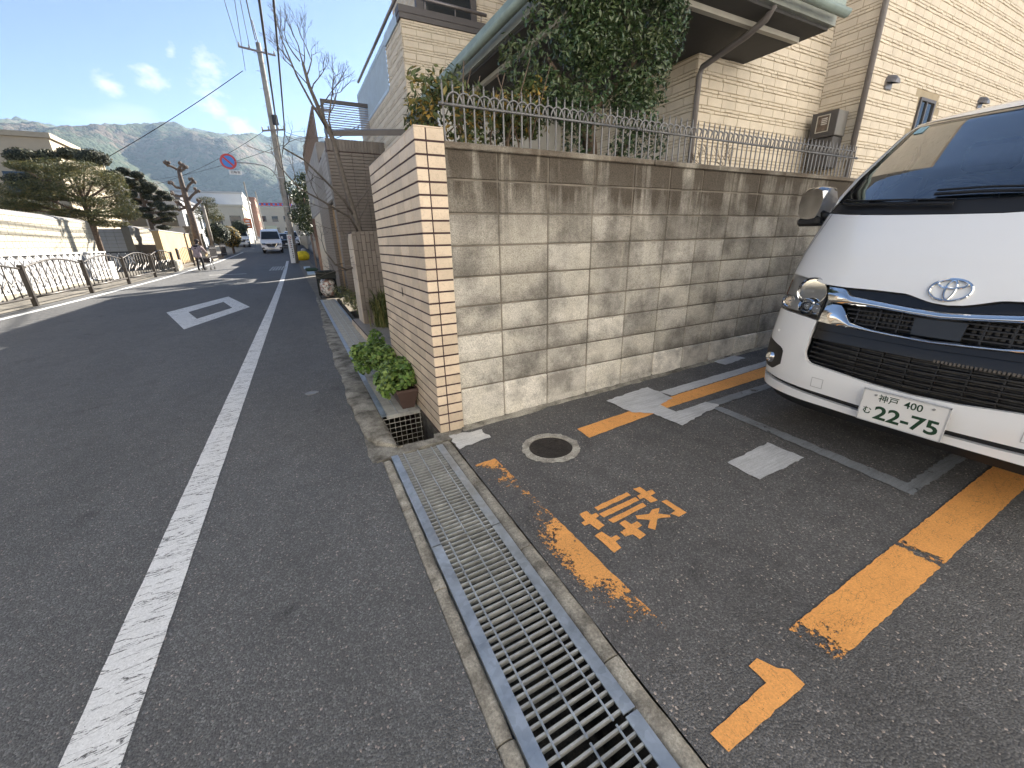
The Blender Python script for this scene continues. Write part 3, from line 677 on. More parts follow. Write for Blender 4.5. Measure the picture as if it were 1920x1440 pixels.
m = MB(); m.box(2.93, 2.99, 3.62, ry1-.02, rz-.05, rz-.001); m.build('soffit_trim', Mtrim, ho); m = MB(); m.box(2.99, 5.80, 3.56, 3.62, rz-.05, rz-.001); m.build('soffit_trim', Mtrim, ho)
# ground floor back wall under the porch, door and pale panel
m = MB(); m.box(2.62, 5.04, 7.4, 7.5, .2, rz-.002); m.build('porch_wall', Mwhite, ho)
m = MB(); m.cbox(3.2, 4.1, 7.34, 7.395, .4, 2.5, .02); dr = m.build('door', mat('brown_door', (.16, .05, .025), .5, .2), ho)
m = MB(); m.tube([(4.0, 7.30, 1.3), (4.0, 7.30, 1.6)], .012, 8); m.build('handle', Mpipe, dr)
# balcony coping and rails
m = MB(); m.box(2.57, 4.36, YU-.03, YU+.2, 5.245, 5.33); m.build('parapet_cap', Mdkgrey, ho); m = MB(); m.box(2.56, 4.37, YU-.04, YU+.2, 5.333, 5.44); m.build('parapet_cap', Mdkgrey, ho)
m = MB(); m.box(2.575, 2.8, YU+.21, 10.4, 5.245, 5.43); m.build('parapet_cap', Mblue, ho)
Mrail = mat('rail_grey', (.22, .20, .20), .4, .1, metal=.5)
m = MB(); m.tube([(2.56, 8.9, 5.55), (2.56, 13.7, 5.56)], .03, 10); m.build('handrail', Mrail, ho, True)
m = MB(); m.tube([(3.0, YU+.02, 5.62), (4.36, YU+.02, 5.60)], .03, 10); m.build('handrail', Mrail, ho, True)
for x in (3.1, 3.7, 4.25): m = MB(); m.tube([(x, YU+.05, 5.43), (x, YU+.02, 5.61)], .012, 8); m.build('rail_post', Mrail, ho, True)
m = MB()
for i in range(44): y = 10.5+i*.085; m.box(2.585, 2.605, y, y+.034, 4.55, 5.32)
for i in range(10): z = 4.56+i*.085; m.box(2.606, 2.618, 10.48, 14.25, z, z+.03)
m.build('balcony_lattice', Mblue, ho, kind='stuff')
m = MB(); m.box(2.58, 2.63, 10.45, 14.28, 5.32, 5.40); m.box(2.58, 2.63, 10.45, 14.28, 4.48, 4.55); m.box(2.58, 2.63, 14.2, 14.28, 4.55, 5.32); m.build('lattice_frame', Mblue, ho)
m = MB(); m.box(3.2, 4.2, 9.54, 9.59, 5.5, 7.6); m.build('balcony_window', Mglass, ho)
m = MB(); m.box(3.05, 3.2, 9.5, 9.6, 5.4, 7.7); m.box(4.2, 4.33, 9.5, 9.6, 5.4, 7.7); m.build('balcony_window_frame', Mdkgrey, ho)
base(ho, (2.6, YC, .2))
# gas water heater on the return wall
wh = thing('water_heater', 'dark grey gas water heater box with a pale framed exhaust on the house wall', 'water heater')
Mwh = mat('heater_grey', (.055, .053, .055), .45, .08); Mwh2 = mat('heater_side', (.17, .165, .155), .45, .08)
m = MB(); m.cbox(7.60, 7.612, 3.88, 4.24, 2.73, 3.075, .004); m.build('front_panel', Mwh, wh)
m = MB(); m.cbox(7.613, 7.90, 3.885, 4.235, 2.735, 3.07, .01); m.build('case', Mwh2, wh)
m = MB(); m.cbox(7.64, 7.90, 3.90, 4.22, 2.30, 2.73, .01); m.build('pipe_cover', Mwh, wh)
m = MB()
for a_ in ((3.98, 4.16, 3.02, 3.032), (3.98, 4.16, 2.80, 2.812), (3.98, 3.992, 2.812, 3.02), (4.148, 4.16, 2.812, 3.02)): m.box(7.592, 7.599, a_[0], a_[1], a_[2], a_[3])
m.build('exhaust_frame', Mtrim, wh)
m = MB(); m.box(7.595, 7.5995, 3.993, 4.147, 2.813, 3.019); m.build('exhaust_grille', mat('exhaust', (.12, .09, .07), .5, .5, 12), wh)
m = MB()
for i in range(4): m.box(7.588, 7.594, 4.01, 4.09, 2.90+i*.025, 2.913+i*.025)
m.build('label', mat('heater_label', (.5, .48, .46), .6, .3, 40), wh)
base(wh, (7.9, 4.06, 2.3))
# ------------------------------------------------------------------ garden planting behind the fence
Mbark = mat('bark_brown', (.12, .085, .06), .9, .35, 14, .6, 40)
Mleaf = foliage('glossy_leaf', (.050, .092, .036), .5, .3, (.075, .10, .04), .3, .08)
gt = thing('evergreen_tree', 'dense glossy dark green garden tree in front of the porch roof', 'tree')
m = MB()
m.tube([(2.62, 3.22, .3), (2.60, 3.22, 1.3), (2.50, 3.2, 2.0), (2.42, 3.18, 2.5), (2.40, 3.2, 3.0)], [.09, .075, .06, .045, .03], 10)
for p in (((2.5, 3.2, 2.0), (2.2, 3.1, 2.4), (1.95, 3.05, 2.6)), ((2.44, 3.18, 2.3), (2.8, 3.15, 2.65), (3.0, 3.1, 2.9)), ((2.4, 3.2, 2.8), (2.1, 3.05, 3.1), (1.9, 3.0, 3.4)), ((2.55, 3.2, 1.8), (2.9, 3.1, 2.2), (3.1, 3.1, 2.45)), ((2.42, 3.18, 2.7), (2.7, 3.0, 3.1), (2.8, 3.0, 3.45))): m.tube(p, [.035, .025, .012], 7)
m.build('trunk', Mbark, gt, True)
cl = []
for i in range(46):
    x = random.uniform(1.75, 2.95); t = (x-2.4)/.72; zz = random.uniform(2.22, 3.75); 
    if abs(t) > .98 or (zz < 2.45 and x > 2.15 and random.random() < .6) or (zz < 2.5 and x < 1.95): continue
    r_ = random.uniform(.14, .25); cl.append(((x, 3.02+random.uniform(-.2, .12), zz), (r_*1.1, r_*.85, r_*.8)))
cl += [((1.72, 3.0, 2.52), (.2, .16, .15)), ((1.9, 3.0, 2.38), (.22, .16, .14)), ((2.05, 2.95, 3.3), (.3, .2, .3)), ((2.9, 3.0, 2.65), (.2, .2, .3)), ((3.02, 3.0, 2.9), (.22, .2, .28)), ((2.45, 2.95, 3.1), (.35, .2, .35)),
       ((2.75, 2.95, 2.3), (.2, .18, .2)), ((2.95, 2.95, 2.12), (.14, .15, .2)), ((2.3, 2.98, 2.72), (.3, .2, .25)), ((2.65, 2.98, 2.0), (.16, .14, .22)), ((2.2, 3.0, 2.1), (.14, .12, .2)), ((3.12, 3.02, 3.05), (.16, .18, .25)), ((3.2, 3.0, 3.22), (.13, .12, .12)), ((3.17, 3.0, 2.82), (.1, .1, .1)), ((3.1, 3.0, 3.45), (.2, .15, .15)), ((1.68, 3.0, 3.1), (.12, .1, .12)), ((1.62, 3.0, 3.4), (.1, .1, .1)), ((3.05, 2.98, 2.5), (.08, .08, .12)), ((1.6, 2.98, 2.6), (.1, .1, .07))]
m = leaves(MB(), cl, 27000, .043, .42, .25); m.build('crown', Mleaf, gt, kind='stuff')
base(gt, (2.62, 3.22, .3))
sb = thing('yellowing_shrub', 'leggy shrub with green and yellowing leaves behind the fence above the pillar', 'shrub')
Mleaf2 = foliage('yellow_leaf', (.085, .115, .04), .4, .45, (.34, .22, .05), .12, .2)
m = MB()
for i in range(16):
    x = random.uniform(.98, 1.75); y = random.uniform(2.85, 3.15); m.tube([(x, y, 1.5), (x+random.uniform(-.08, .08), y, 2.0), (x+random.uniform(-.2, .2), y-.03, random.uniform(2.15, 2.5))], [.008, .006, .003], 5)
m.build('stems', Mbark, sb, True)
cl = [((random.uniform(.95, 1.85), random.uniform(2.85, 3.15), random.uniform(1.9, 2.33)), (random.uniform(.08, .15),)*3) for i in range(30)]
cl += [((.92, 2.95, 2.22), (.11, .1, .1)), ((.94, 2.95, 2.32), (.1, .1, .06)), ((.93, 2.98, 2.10), (.08, .1, .09)), ((1.3, 2.95, 2.2), (.14, .1, .14)), ((1.42, 2.95, 2.1), (.12, .1, .14)), ((1.75, 2.95, 2.3), (.1, .1, .16))]
leaves(MB(), cl, 3600, .05, .42, .3).build('leaves', Mleaf2, sb, kind='stuff'); base(sb, (1.3, 3.0, 1.5))
def twigs(mb, p, d, l, r, depth, spread=.55, up=.12, nmin=2):
    p = Vector(p); d = Vector(d).normalized(); q = p+d*l*.5+Vector((random.gauss(0, .04), random.gauss(0, .04), 0))*l; e = p+d*l
    mb.tube([p, q, e], [r, r*.85, r*.68], 6 if r > .012 else 4, False)
    if depth <= 0: return
    for _ in range(random.choice((nmin, nmin, 3))):
        nd = (d+Vector((random.gauss(0, spread), random.gauss(0, spread), random.gauss(0, spread*.6)+up))).normalized()
        twigs(mb, e, nd, l*random.uniform(.6, .85), r*.62, depth-1, spread, up, nmin)
bs = thing('bare_shrub', 'leafless twiggy shrub behind the fence against the lit house wall', 'shrub')
m = MB()
for x, dx in ((3.95, -.35), (4.05, .3), (3.8, -.1), (4.2, .5)): twigs(m, (x, 3.1, 1.75), (dx, -.05, 1), .17, .009, 4, .5, .25)
m.build('twigs', Mbark, bs); base(bs, (4.0, 3.1, 1.75))
# ------------------------------------------------------------------ white van in the parking bay (front faces -X)
VX, VY, VZ = 2.62, .735, .06
def interp(x, xs, ys_):
    if x <= xs[0]: return ys_[0]
    for a_, b_, c_, d_ in zip(xs, xs[1:], ys_, ys_[1:]):
        if x <= b_: return c_+(d_-c_)*(x-a_)/(b_-a_)
    return ys_[-1]
PZ_ = [.15,.22,.30,.45,.60,.70,.80,.90,.97,1.05,1.15,1.25,1.33,1.38,1.60,1.88,1.94,1.98,2.0]
PX_ = [.10,.05,.01,.00,.01,.03,.06,.085,.11,.15,.22,.31,.39,.44,.64,.96,1.08,1.25,1.5]
def hw(z): return interp(z, [.15,.25,.5,1.0,1.35,1.60,1.9,2.0], [.83,.87,.888,.888,.87,.825,.735,.64])
def Xf(y, z):
    s = min(abs(y)/hw(z), 1.); R = interp(z, [0, 1.0, 1.33, 1.5], [.26, .26, .16, .08])
    x = interp(z, PZ_, PX_)+.08*s*s
    if s > .5: q = (s-.5)/.5; x += R*(1-math.sqrt(max(0, 1-q*q)))
    return x
def resample(pl_, n):
    d = [0]
    for a_, b_ in zip(pl_, pl_[1:]): d.append(d[-1]+math.hypot(b_[0]-a_[0], b_[1]-a_[1]))
    out = []
    for i in range(n+1):
        t = d[-1]*i/n
        for k in range(len(d)-1):
            if t <= d[k+1]+1e-9:
                f = (t-d[k])/max(1e-9, d[k+1]-d[k]); out.append((pl_[k][0]+(pl_[k+1][0]-pl_[k][0])*f, pl_[k][1]+(pl_[k+1][1]-pl_[k][1])*f)); break
    return out
def sym(half):
    """half outline given for y >= 0 from outside to the centre -> full line"""
    return half+[(-y, z) for y, z in reversed(half[:-1] if abs(half[-1][0]) < 1e-6 else half)]
def patch(mb, top, bot, nu=24, nv=6, off=0., th=.012, bulge=0., f=None):
    f = f or Xf
    T, B = resample(top, nu), resample(bot, nu); o = len(mb.v); vs = []
    for layer in ((off, off+th) if th else (off,)):
        for j in range(nv+1):
            for i in range(nu+1):
                t = j/nv; y = B[i][0]+(T[i][0]-B[i][0])*t; z = B[i][1]+(T[i][1]-B[i][1])*t
                vs.append((VX+f(y, z)+layer-(bulge*math.sin(math.pi*t) if layer == off else 0), VY+y, VZ+z))
    w = nu+1; k = w*(nv+1); fs = []
    for j in range(nv):
        for i in range(nu):
            a_ = j*w+i; fs.append((a_, a_+1, a_+w+1, a_+w))
            if th: fs.append((k+a_, k+a_+w, k+a_+w+1, k+a_+1))
    if not th: mb.add(vs, fs); return mb
    for i in range(nu): fs.append((i, k+i, k+i+1, i+1)); e = nv*w+i; fs.append((e, e+1, k+e+1, k+e))
    for j in range(nv): a_ = j*w; fs.append((a_, a_+w, k+a_+w, k+a_)); e = j*w+nu; fs.append((e, k+e, k+e+w, e+w))
    mb.add(vs, fs); return mb
mir = lambda pl_: [(-y, z) for y, z in reversed(pl_)]
k = NT('van_white_paint'); k.col((.80, .81, .82)).rough(.25); k.p.inputs['Coat Weight'].default_value = 1; k.p.inputs['Coat Roughness'].default_value = .03; k.bump(k.noise(420, 2), .012, .002); Mpaint = k.m
Mchrome = NT('chrome').col((.86, .87, .88)).metal(1).rough(.045).m
Mblack = mat('black_plastic', (.012, .012, .013), .5, .1); Mgloss = NT('gloss_black').col((.012, .012, .013)).rough(.08).m
Mgarn = NT('dark_garnish').col((.022, .021, .02)).rough(.22).metal(.3).m
Mfin = mat('radiator_fin', (.11, .105, .10), .5, .3, 40, metal=.6)
Mrub = mat('tyre_rubber', (.02, .02, .02), .85, .2, 20, .3, 60); Mrim = mat('steel_rim', (.45, .46, .48), .35, .1, metal=.9)
Mcloth = mat('seat_cloth', (.055, .058, .065), .9, .2, 20)
k = NT('windscreen'); fr = k.n.new('ShaderNodeFresnel'); fr.inputs[0].default_value = 1.62; t_ = k.n.new('ShaderNodeBsdfTransparent'); t_.inputs[0].default_value = (.50, .58, .58, 1); gl = k.n.new('ShaderNodeBsdfGlossy'); gl.inputs['Roughness'].default_value = .015; gl.inputs[0].default_value = (.95, .97, 1, 1)
ms = k.n.new('ShaderNodeMixShader'); k.l.new(k.math('ADD', k.math('MULTIPLY', fr.outputs[0], 2.4), .08, clamp=True), ms.inputs[0]); k.l.new(t_.outputs[0], ms.inputs[1]); k.l.new(gl.outputs[0], ms.inputs[2]); k.l.new(ms.outputs[0], k.out.inputs[0]); Mws = k.m
k = NT('lamp_lens'); t_ = k.n.new('ShaderNodeBsdfTransparent'); t_.inputs[0].default_value = (.93, .94, .95, 1); gl = k.n.new('ShaderNodeBsdfGlossy'); gl.inputs['Roughness'].default_value = .02; fr = k.n.new('ShaderNodeFresnel'); fr.inputs[0].default_value = 1.45
ms = k.n.new('ShaderNodeMixShader'); k.l.new(fr.outputs[0], ms.inputs[0]); k.l.new(t_.outputs[0], ms.inputs[1]); k.l.new(gl.outputs[0], ms.inputs[2]); k.l.new(ms.outputs[0], k.out.inputs[0]); Mlens = k.m
va = thing('white_van', 'white cab-over van with chrome grille parked in the bay, number plate 22-75', 'van')
def vb(name, mb, m_, parent=va, ang=35): return smoothmesh(mb.build(name, m_, parent), ang)
hood_lo = [(.886, 1.04), (.82, 1.03), (.74, 1.022), (.645, 1.01), (.565, .991), (.439, .984), (.302, .983), (.161, .977), (.103, .958), (.057, .945), (0, .94)]
hood_hi = [(.868, 1.40), (.76, 1.388), (.653, 1.377), (.452, 1.364), (.194, 1.352), (0, 1.346)]
vb('hood', patch(MB(), sym(hood_hi), sym(hood_lo), 72, 14, 0, .02), Mpaint)
cowl_hi = [(.845, 1.462), (.776, 1.452), (.489, 1.436), (.241, 1.426), (0, 1.418)]
vb('cowl', patch(MB(), sym(cowl_hi), sym([(y, z+.004) for y, z in hood_hi]), 40, 3, .012, .02), Mblack)
# bumper: two wings, lower beam, lip
bm = MB()
wing_t = [(.886, .80), (.80, .806), (.70, .803), (.60, .796), (.526, .787)]; wing_b = [(.878, .40), (.80, .39), (.70, .386), (.60, .384), (.528, .384)]
for f in (lambda p: p, mir):
    patch(bm, f(wing_t) if f is not mir else mir(wing_t), f(wing_b), 22, 10, 0, .02)
beam_t = [(.5275, .60), (.518, .572), (.505, .556), (.479, .541), (.33, .528), (.167, .510), (0, .503)]; beam_b = [(.5275, .384), (.479, .384), (.33, .382), (.167, .378), (0, .376)]
patch(bm, sym(beam_t), sym(beam_b), 60, 5, -.004, .024)
vb('bumper', bm, Mpaint)
vb('bumper_lip', patch(MB(), sym([(.868, .366), (.66, .362), (.33, .350), (0, .344)]), sym([(.85, .30), (.66, .305), (.33, .31), (0, .31)]), 48, 3, -.004, .03), Mpaint)
vb('lip_slot', patch(MB(), sym([(.72, .392), (0, .38)]), sym([(.72, .355), (0, .335)]), 30, 1, .03, .01), Mblack)
vb('under_tray', patch(MB(), sym([(.85, .299), (0, .309)]), sym([(.82, .22), (0, .24)]), 30, 2, .06, .02), Mblack)
for s_ in (1, -1):
    g_ = (lambda p: p) if s_ == 1 else mir
    fg = vb('fog_lamp_bezel', patch(MB(), g_([(.862, .618), (.78, .604), (.697, .586), (.677, .566)]), g_([(.862, .452), (.80, .430), (.735, .432), (.674, .482)]), 10, 5, -.003, .012), Mblack)
    m = MB(); cy_, cz_ = .765*s_, .50; m.lathe([(.034, .02), (.034, -.008), (.024, -.016), (.002, -.02)], (VX+Xf(.765, .5)-.004, VY+cy_, VZ+cz_), 20, 'x'); vb('fog_lamp', m, Mchrome, fg)
    m = MB(); m.lathe([(.008, .006), (.008, -.004), (.001, -.005)], (VX+Xf(.762, .68), VY+.762*s_, VZ+.68), 14, 'x'); vb('parking_sensor', m, Mpaint)
    # headlamp: housing, bowls, lens
    ht = g_([(.884, 1.03), (.80, 1.022), (.74, 1.015), (.645, 1.003), (.566, .985), (.522, .955)]); hb_ = g_([(.884, .806), (.80, .811), (.72, .809), (.647, .806), (.575, .800), (.528, .796)])
    def deep(y, z): return Xf(y, z)+.075*max(0., min(1, (.885-abs(y))/.25))
    hl = vb('headlight', patch(MB(), ht, hb_, 20, 8, .01, .012, f=deep), NT('lamp_housing').col((.50, .50, .50)).metal(.25).rough(.3).m if s_ == 1 else bpy.data.materials['lamp_housing'])
    def bowl(cy, cz, r, dp, m_, nm):
        mb = MB(); xc = VX+Xf(cy, cz)+.01; mb.lathe([(r*1.06, -.002+.02), (r*1.02, .004), (r*.93, .012), (r*.8, dp*.45), (r*.5, dp*.85), (r*.12, dp), (r*.12, dp*.3), (r*.02, dp*.25)], (xc, VY+cy*s_, VZ+cz), 28, 'x'); return vb(nm, mb, m_, hl, 25)
    bowl(.628, .940, .082, .07, Mchrome, 'reflector'); bowl(.632, .852, .044, .05, Mchrome, 'reflector'); bowl(.566, .846, .030, .04, Mchrome, 'reflector'); bowl(.79, .86, .04, .03, Mchrome, 'reflector')
    m = MB(); m.ball((VX+Xf(.632, .852)+.02, VY+.632*s_, VZ+.852), .03, 16, 10); vb('projector_lens', m, Mlens, hl)
    m = MB(); patch(m, g_([(.874, .985), (.845, .985)]), g_([(.874, .89), (.845, .89)]), 4, 4, .012, .01); vb('side_marker', m, NT('amber').col((.35, .07, .02)).rough(.2).m if s_ == 1 else bpy.data.materials['amber'], hl)
    vb('lens', patch(MB(), ht, hb_, 20, 8, -.001, None), Mlens, hl)
    vb('lamp_trim', patch(MB(), g_([(.5225, .956), (.516, .94)]) if s_ == 1 else g_([(.5225, .956), (.516, .94)]), g_([(.528, .796), (.512, .80)]), 3, 10, -.004, .02), Mblack, hl)
# grille
vb('grille_backing', patch(MB(), sym([(.52, .99), (0, .95)]), sym([(.52, .50), (0, .49)]), 40, 12, .10, .02), Mblack)
vb('upper_grille_band', patch(MB(), sym([(.52, .983), (.302, .981), (.161, .974), (.1, .955), (0, .937)]), sym([(.50, .90), (.267, .893), (0, .874)]), 40, 4, .022, .01), Mgloss)
cu_t = [(.521, .979), (.438, .976), (.42, .962), (.401, .943), (.282, .931), (.113, .914), (0, .908)]; cu_b = [(.492, .899), (.44, .897), (.39, .896), (.36, .895), (.267, .892), (.117, .88), (0, .872)]
def ridge(y, z):   # chrome bars have a rounded, forward-leaning section
    return Xf(y, z)
vb('chrome_bar', patch(MB(), sym(cu_t), [(y, z+.002) for y, z in sym(cu_b)], 60, 10, -.004, .03, .016), Mchrome)
cl_t = [(.491, .889), (.422, .889), (.40, .866), (.375, .832), (.352, .807), (.232, .789), (0, .777)]; cl_b = [(.512, .786), (.46, .782), (.40, .779), (.37, .778), (.34, .776), (.226, .771), (0, .761)]
vb('chrome_bar', patch(MB(), sym(cl_t), sym(cl_b), 60, 12, -.004, .03, .014), Mchrome)
for z0_ in (.80, .822, .846, .868):
    w = .36+.55*(z0_-.80); vb('grille_slat', patch(MB(), [(w, z0_+.006), (-w, z0_+.002)], [(w, z0_), (-w, z0_-.004)], 24, 1, .016, .02), Mblack)
for y0_ in (-.34, -.24, -.15, .15, .24, .34): vb('grille_rib', patch(MB(), [(y0_+.004, .884), (y0_-.004, .884)], [(y0_+.004, .785), (y0_-.004, .785)], 1, 4, .02, .02), Mblack)
m = MB()
for i in range(30):
    y = -.35+i*.0242
    if abs(y) > .1: patch(m, [(y+.007, .87), (y-.007, .87)], [(y+.007, .80), (y-.007, .80)], 1, 1, .07, .005)
m.build('condenser_fins', Mfin, va, kind='stuff')
vb('radar_cover', patch(MB(), [(.094, .870), (-.094, .868)], [(.087, .790), (-.090, .787)], 8, 4, .006, .02), mat('radar_black', (.02, .022, .025), .35, .1))
vb('garnish', patch(MB(), sym([(.514, .783), (.40, .776), (.226, .769), (0, .759)]), sym([(.516, .742), (.2, .737), (0, .733)]), 40, 2, .004, .02), Mgarn)
vb('garnish', patch(MB(), sym([(.516, .739), (.2, .734), (0, .730)]), sym([(.519, .686), (.2, .684), (0, .68)]), 40, 2, .012, .02), Mgarn)
m = MB()
for i in range(34):
    y = -.5+i*.014; patch(m, [(y+.004, .690), (y-.004, .690)], [(y+.004, .678), (y-.004, .678)], 1, 1, .006, .006)
m.build('garnish_teeth', mat('teeth_grey', (.10, .085, .07), .4, .2), va, kind='stuff')
for z0_ in (.548, .575, .602, .63, .657): vb('intake_slat', patch(MB(), sym([(.515, z0_+.006), (0, z0_-.012)]), sym([(.515, z0_), (0, z0_-.018)]), 30, 1, .03, .025), Mblack)
for y0_ in (-.38, -.27, -.16, -.05, .06, .17, .28): vb('intake_rib', patch(MB(), [(y0_+.003, .67), (y0_-.003, .67)], [(y0_+.003, .52), (y0_-.003, .52)], 1, 4, .045, .02), Mblack)
m = MB()
for i in range(16): z = .512+i*.0105; patch(m, [(.33, z+.004), (-.42, z+.001)], [(.33, z), (-.42, z-.003)], 8, 1, .085, .004)
m.build('radiator_fins', Mfin, va, kind='stuff')
# emblem: three rings
em = va
def ring(cy, cz, a_, b_, r, n=40):
    pts = []
    for i in range(n+1):
        t = 2*math.pi*i/n; y, z = cy+a_*math.cos(t), cz+b_*math.sin(t); pts.append((VX+Xf(y, z)-.008, VY+y, VZ+z))
    return MB().tube(pts, r, 8, False)
vb('emblem', ring(.013, 1.008, .0725, .048, .0062), Mchrome); vb('emblem', ring(.013, 1.034, .050, .0185, .0048), Mchrome); vb('emblem', ring(.013, 1.008, .0185, .043, .0048), Mchrome)
# number plate
pt = MB(); pt.cbox(VX-.040, VX-.034, VY-.165, VY+.165, VZ+.329, VZ+.494, .002); Mplate = mat('plate_white', (.74, .74, .73), .45, .02); pn = vb('number_plate', pt, Mplate)
m = MB()
for a_ in ((-.168, .168, .493, .498), (-.168, .168, .325, .330), (-.169, -.164, .325, .498), (.164, .169, .325, .498)): m.box(VX-.042, VX-.030, VY+a_[0], VY+a_[1], VZ+a_[2], VZ+a_[3])
vb('plate_frame', m, mat('plate_rim', (.62, .64, .66), .35, .02, metal=.4), pn)
Mink = mat('plate_green', (.008, .045, .02), .5, .05)
def text(txt, size, cx, cz, m_, parent, loc, rot, bold=.0, sx=1., name='lettering', ext=.0006):
    c_ = bpy.data.curves.new(name, 'FONT'); c_.body = txt; c_.size = size; c_.align_x = 'CENTER'; c_.align_y = 'CENTER'; c_.extrude = ext; c_.offset = bold; c_.resolution_u = 4
    o = bpy.data.objects.new(name, c_); COL.link(o); bpy.context.view_layer.update()
    me = bpy.data.meshes.new_from_object(o.evaluated_get(bpy.context.evaluated_depsgraph_get())); bpy.data.objects.remove(o)
    me.materials.clear(); me.materials.append(m_)
    return link(name, me, parent, loc, (sx, 1, 1), rot)
RV = (math.pi/2, 0, -math.pi/2)
for tx, sz, cy, cz, sx, bo in (('22-75', .098, -.025, .380, 1.12, .0022), ('神戸', .042, .058, .461, 1.0, .0004), ('400', .050, -.040, .461, .95, .0006), ('む', .042, .132, .382, .95, .0006)):
    text(tx, sz, 0, 0, Mink, pn, (VX-.0405, VY+cy, VZ+cz), RV, bo, sx)
for y in (.112, -.112):
    m = MB(); m.lathe([(.006, 0), (.006, -.004), (.001, -.005)], (VX-.040, VY+y, VZ+.475), 12, 'x'); vb('plate_bolt', m, Mrim, pn)
# windscreen, pillars, roof
ws_t = [(.672, 1.925), (.428, 1.903), (0, 1.888)]; ws_b = [(.80, 1.458), (.489, 1.438), (.241, 1.428), (0, 1.42)]
vb('windscreen', patch(MB(), sym(ws_t), sym(ws_b), 48, 20, .006, None), Mws)
bd = MB()   # black ceramic border
patch(bd, sym([(.674, 1.928), (0, 1.890)]), sym([(.667, 1.90), (0, 1.862)]), 40, 1, .003, .002)
for f in (lambda p: p, mir): patch(bd, f([(.684, 1.928), (.655, 1.925)]), f([(.815, 1.458), (.775, 1.455)]), 2, 20, .003, .002)
vb('windscreen_border', bd, Mgloss)
for f in (lambda p: p, mir): vb('front_pillar', patch(MB(), f([(hw(1.93)-.004, 1.93), (.686, 1.93)]), f([(.868, 1.405), (.818, 1.462)]), 5, 22, 0, .03), Mpaint)
# body shell aft of the front: loft of cross-sections
def section(x):
    prof = []
    for z in (.30, .5, .8, 1.0, 1.2, 1.36, 1.6, 1.78, 1.88): prof.append((hw(z), z))
    prof += [(.70, 1.935), (.62, 1.962), (.45, 1.978), (.2, 1.985)]
    full = prof+[(-y, z) for y, z in reversed(prof)]
    return [(x, y, z) for y, z in full]
m = MB(); rows_ = []
for si, x in enumerate((None, 1.5, 2.5, 3.5, 4.55, 4.68)):
    s_ = []
    for X, y, z in section(x or 0):
        xx = x if x is not None else max(Xf(y, min(z, 1.985)), .0)
        s_.append((VX+xx, VY+y*(1 if si < 5 else .96), VZ+z))
    rows_.append(s_)
nn = len(rows_[0]); m.add([p for r_ in rows_ for p in r_], [(i*nn+j, i*nn+j+1, (i+1)*nn+j+1, (i+1)*nn+j) for i in range(5) for j in range(nn-1)]+[tuple(range(5*nn, 6*nn))])
vb('body_shell', m, Mpaint)
vb('roof_front', patch(MB(), sym([(.64, 1.998), (0, 1.999)]), sym([(.735, 1.932), (.672, 1.930), (.428, 1.908), (0, 1.893)]), 40, 8, .002, .02), Mpaint)
for s_ in (1, -1):
    yy_ = VY+s_*(hw(1.55)+.012)
    for x0_, x1_ in ((.95, 1.75), (1.85, 3.05), (3.15, 4.4)):
        m = MB(); y1_, y2_ = hw(1.25)+.004, hw(1.72)+.004; m.add([(VX+x0_, VY+s_*y1_, VZ+1.22), (VX+x1_, VY+s_*y1_, VZ+1.22), (VX+x1_, VY+s_*y2_, VZ+1.75), (VX+x0_+(.3 if x0_ < 1 else 0), VY+s_*y2_, VZ+1.75)], [(0, 1, 2, 3) if s_ < 0 else (3, 2, 1, 0)]); m.build('side_window', Mglass, va)
    for wx in (.98, 3.55):
        m = MB(); y0_ = VY+s_*.70; m.lathe([(.20, -.09), (.31, -.095), (.325, -.07), (.325, .07), (.31, .095), (.20, .09)], (VX+wx, y0_, zl(VX+wx)+.325), 28, 'y'); wl_ = vb('wheel', m, Mrub, va)
        m = MB(); m.lathe([(.20, -.07*s_), (.19, .085*s_), (.12, .06*s_), (.05, .075*s_), (.002, .08*s_)], (VX+wx, y0_, zl(VX+wx)+.325), 24, 'y'); vb('rim', m, Mrim, wl_)
# door mirror
Mdchr = NT('smoked_chrome').col((.50, .51, .53)).metal(1).rough(.08).m
m = MB()
def mirror_shell(mb, s_):
    prof = [(.985, 1.36), (1.03, 1.352), (1.09, 1.36), (1.118, 1.40), (1.125, 1.47), (1.115, 1.545), (1.08, 1.578), (1.0, 1.585), (.965, 1.57), (.945, 1.50), (.955, 1.42)]
    prof = [(y-.02, z) for y, z in prof]
    n = len(prof); vs = []
    for dx, sc in ((.70, .84), (.72, .97), (.80, 1.), (.86, .98)):
        cy, cz = 1.02, 1.47
        vs += [(VX+dx, VY+s_*(cy+(y-cy)*sc), VZ+cz+(z-cz)*sc) for y, z in prof]
    mb.add(vs, [(i*n+j, i*n+(j+1) % n, (i+1)*n+(j+1) % n, (i+1)*n+j) for i in range(3) for j in range(n)]+[tuple(range(n-1, -1, -1)), tuple(range(3*n, 4*n))]); return mb
for s_ in (1, -1):
    mi = vb('door_mirror', mirror_shell(MB(), s_), Mdchr, va, 50)
    m = MB(); m.cbox(VX+.70, VX+.86, VY+s_*1.015-.075, VY+s_*1.015+.075, VZ+1.325, VZ+1.385, .018); vb('mirror_base', m, Mblack, mi)
    m = MB(); m.tube([(VX+.78, VY+s_*.84, VZ+1.36), (VX+.78, VY+s_*.98, VZ+1.40)], .028, 10); vb('mirror_arm', m, Mblack, mi)
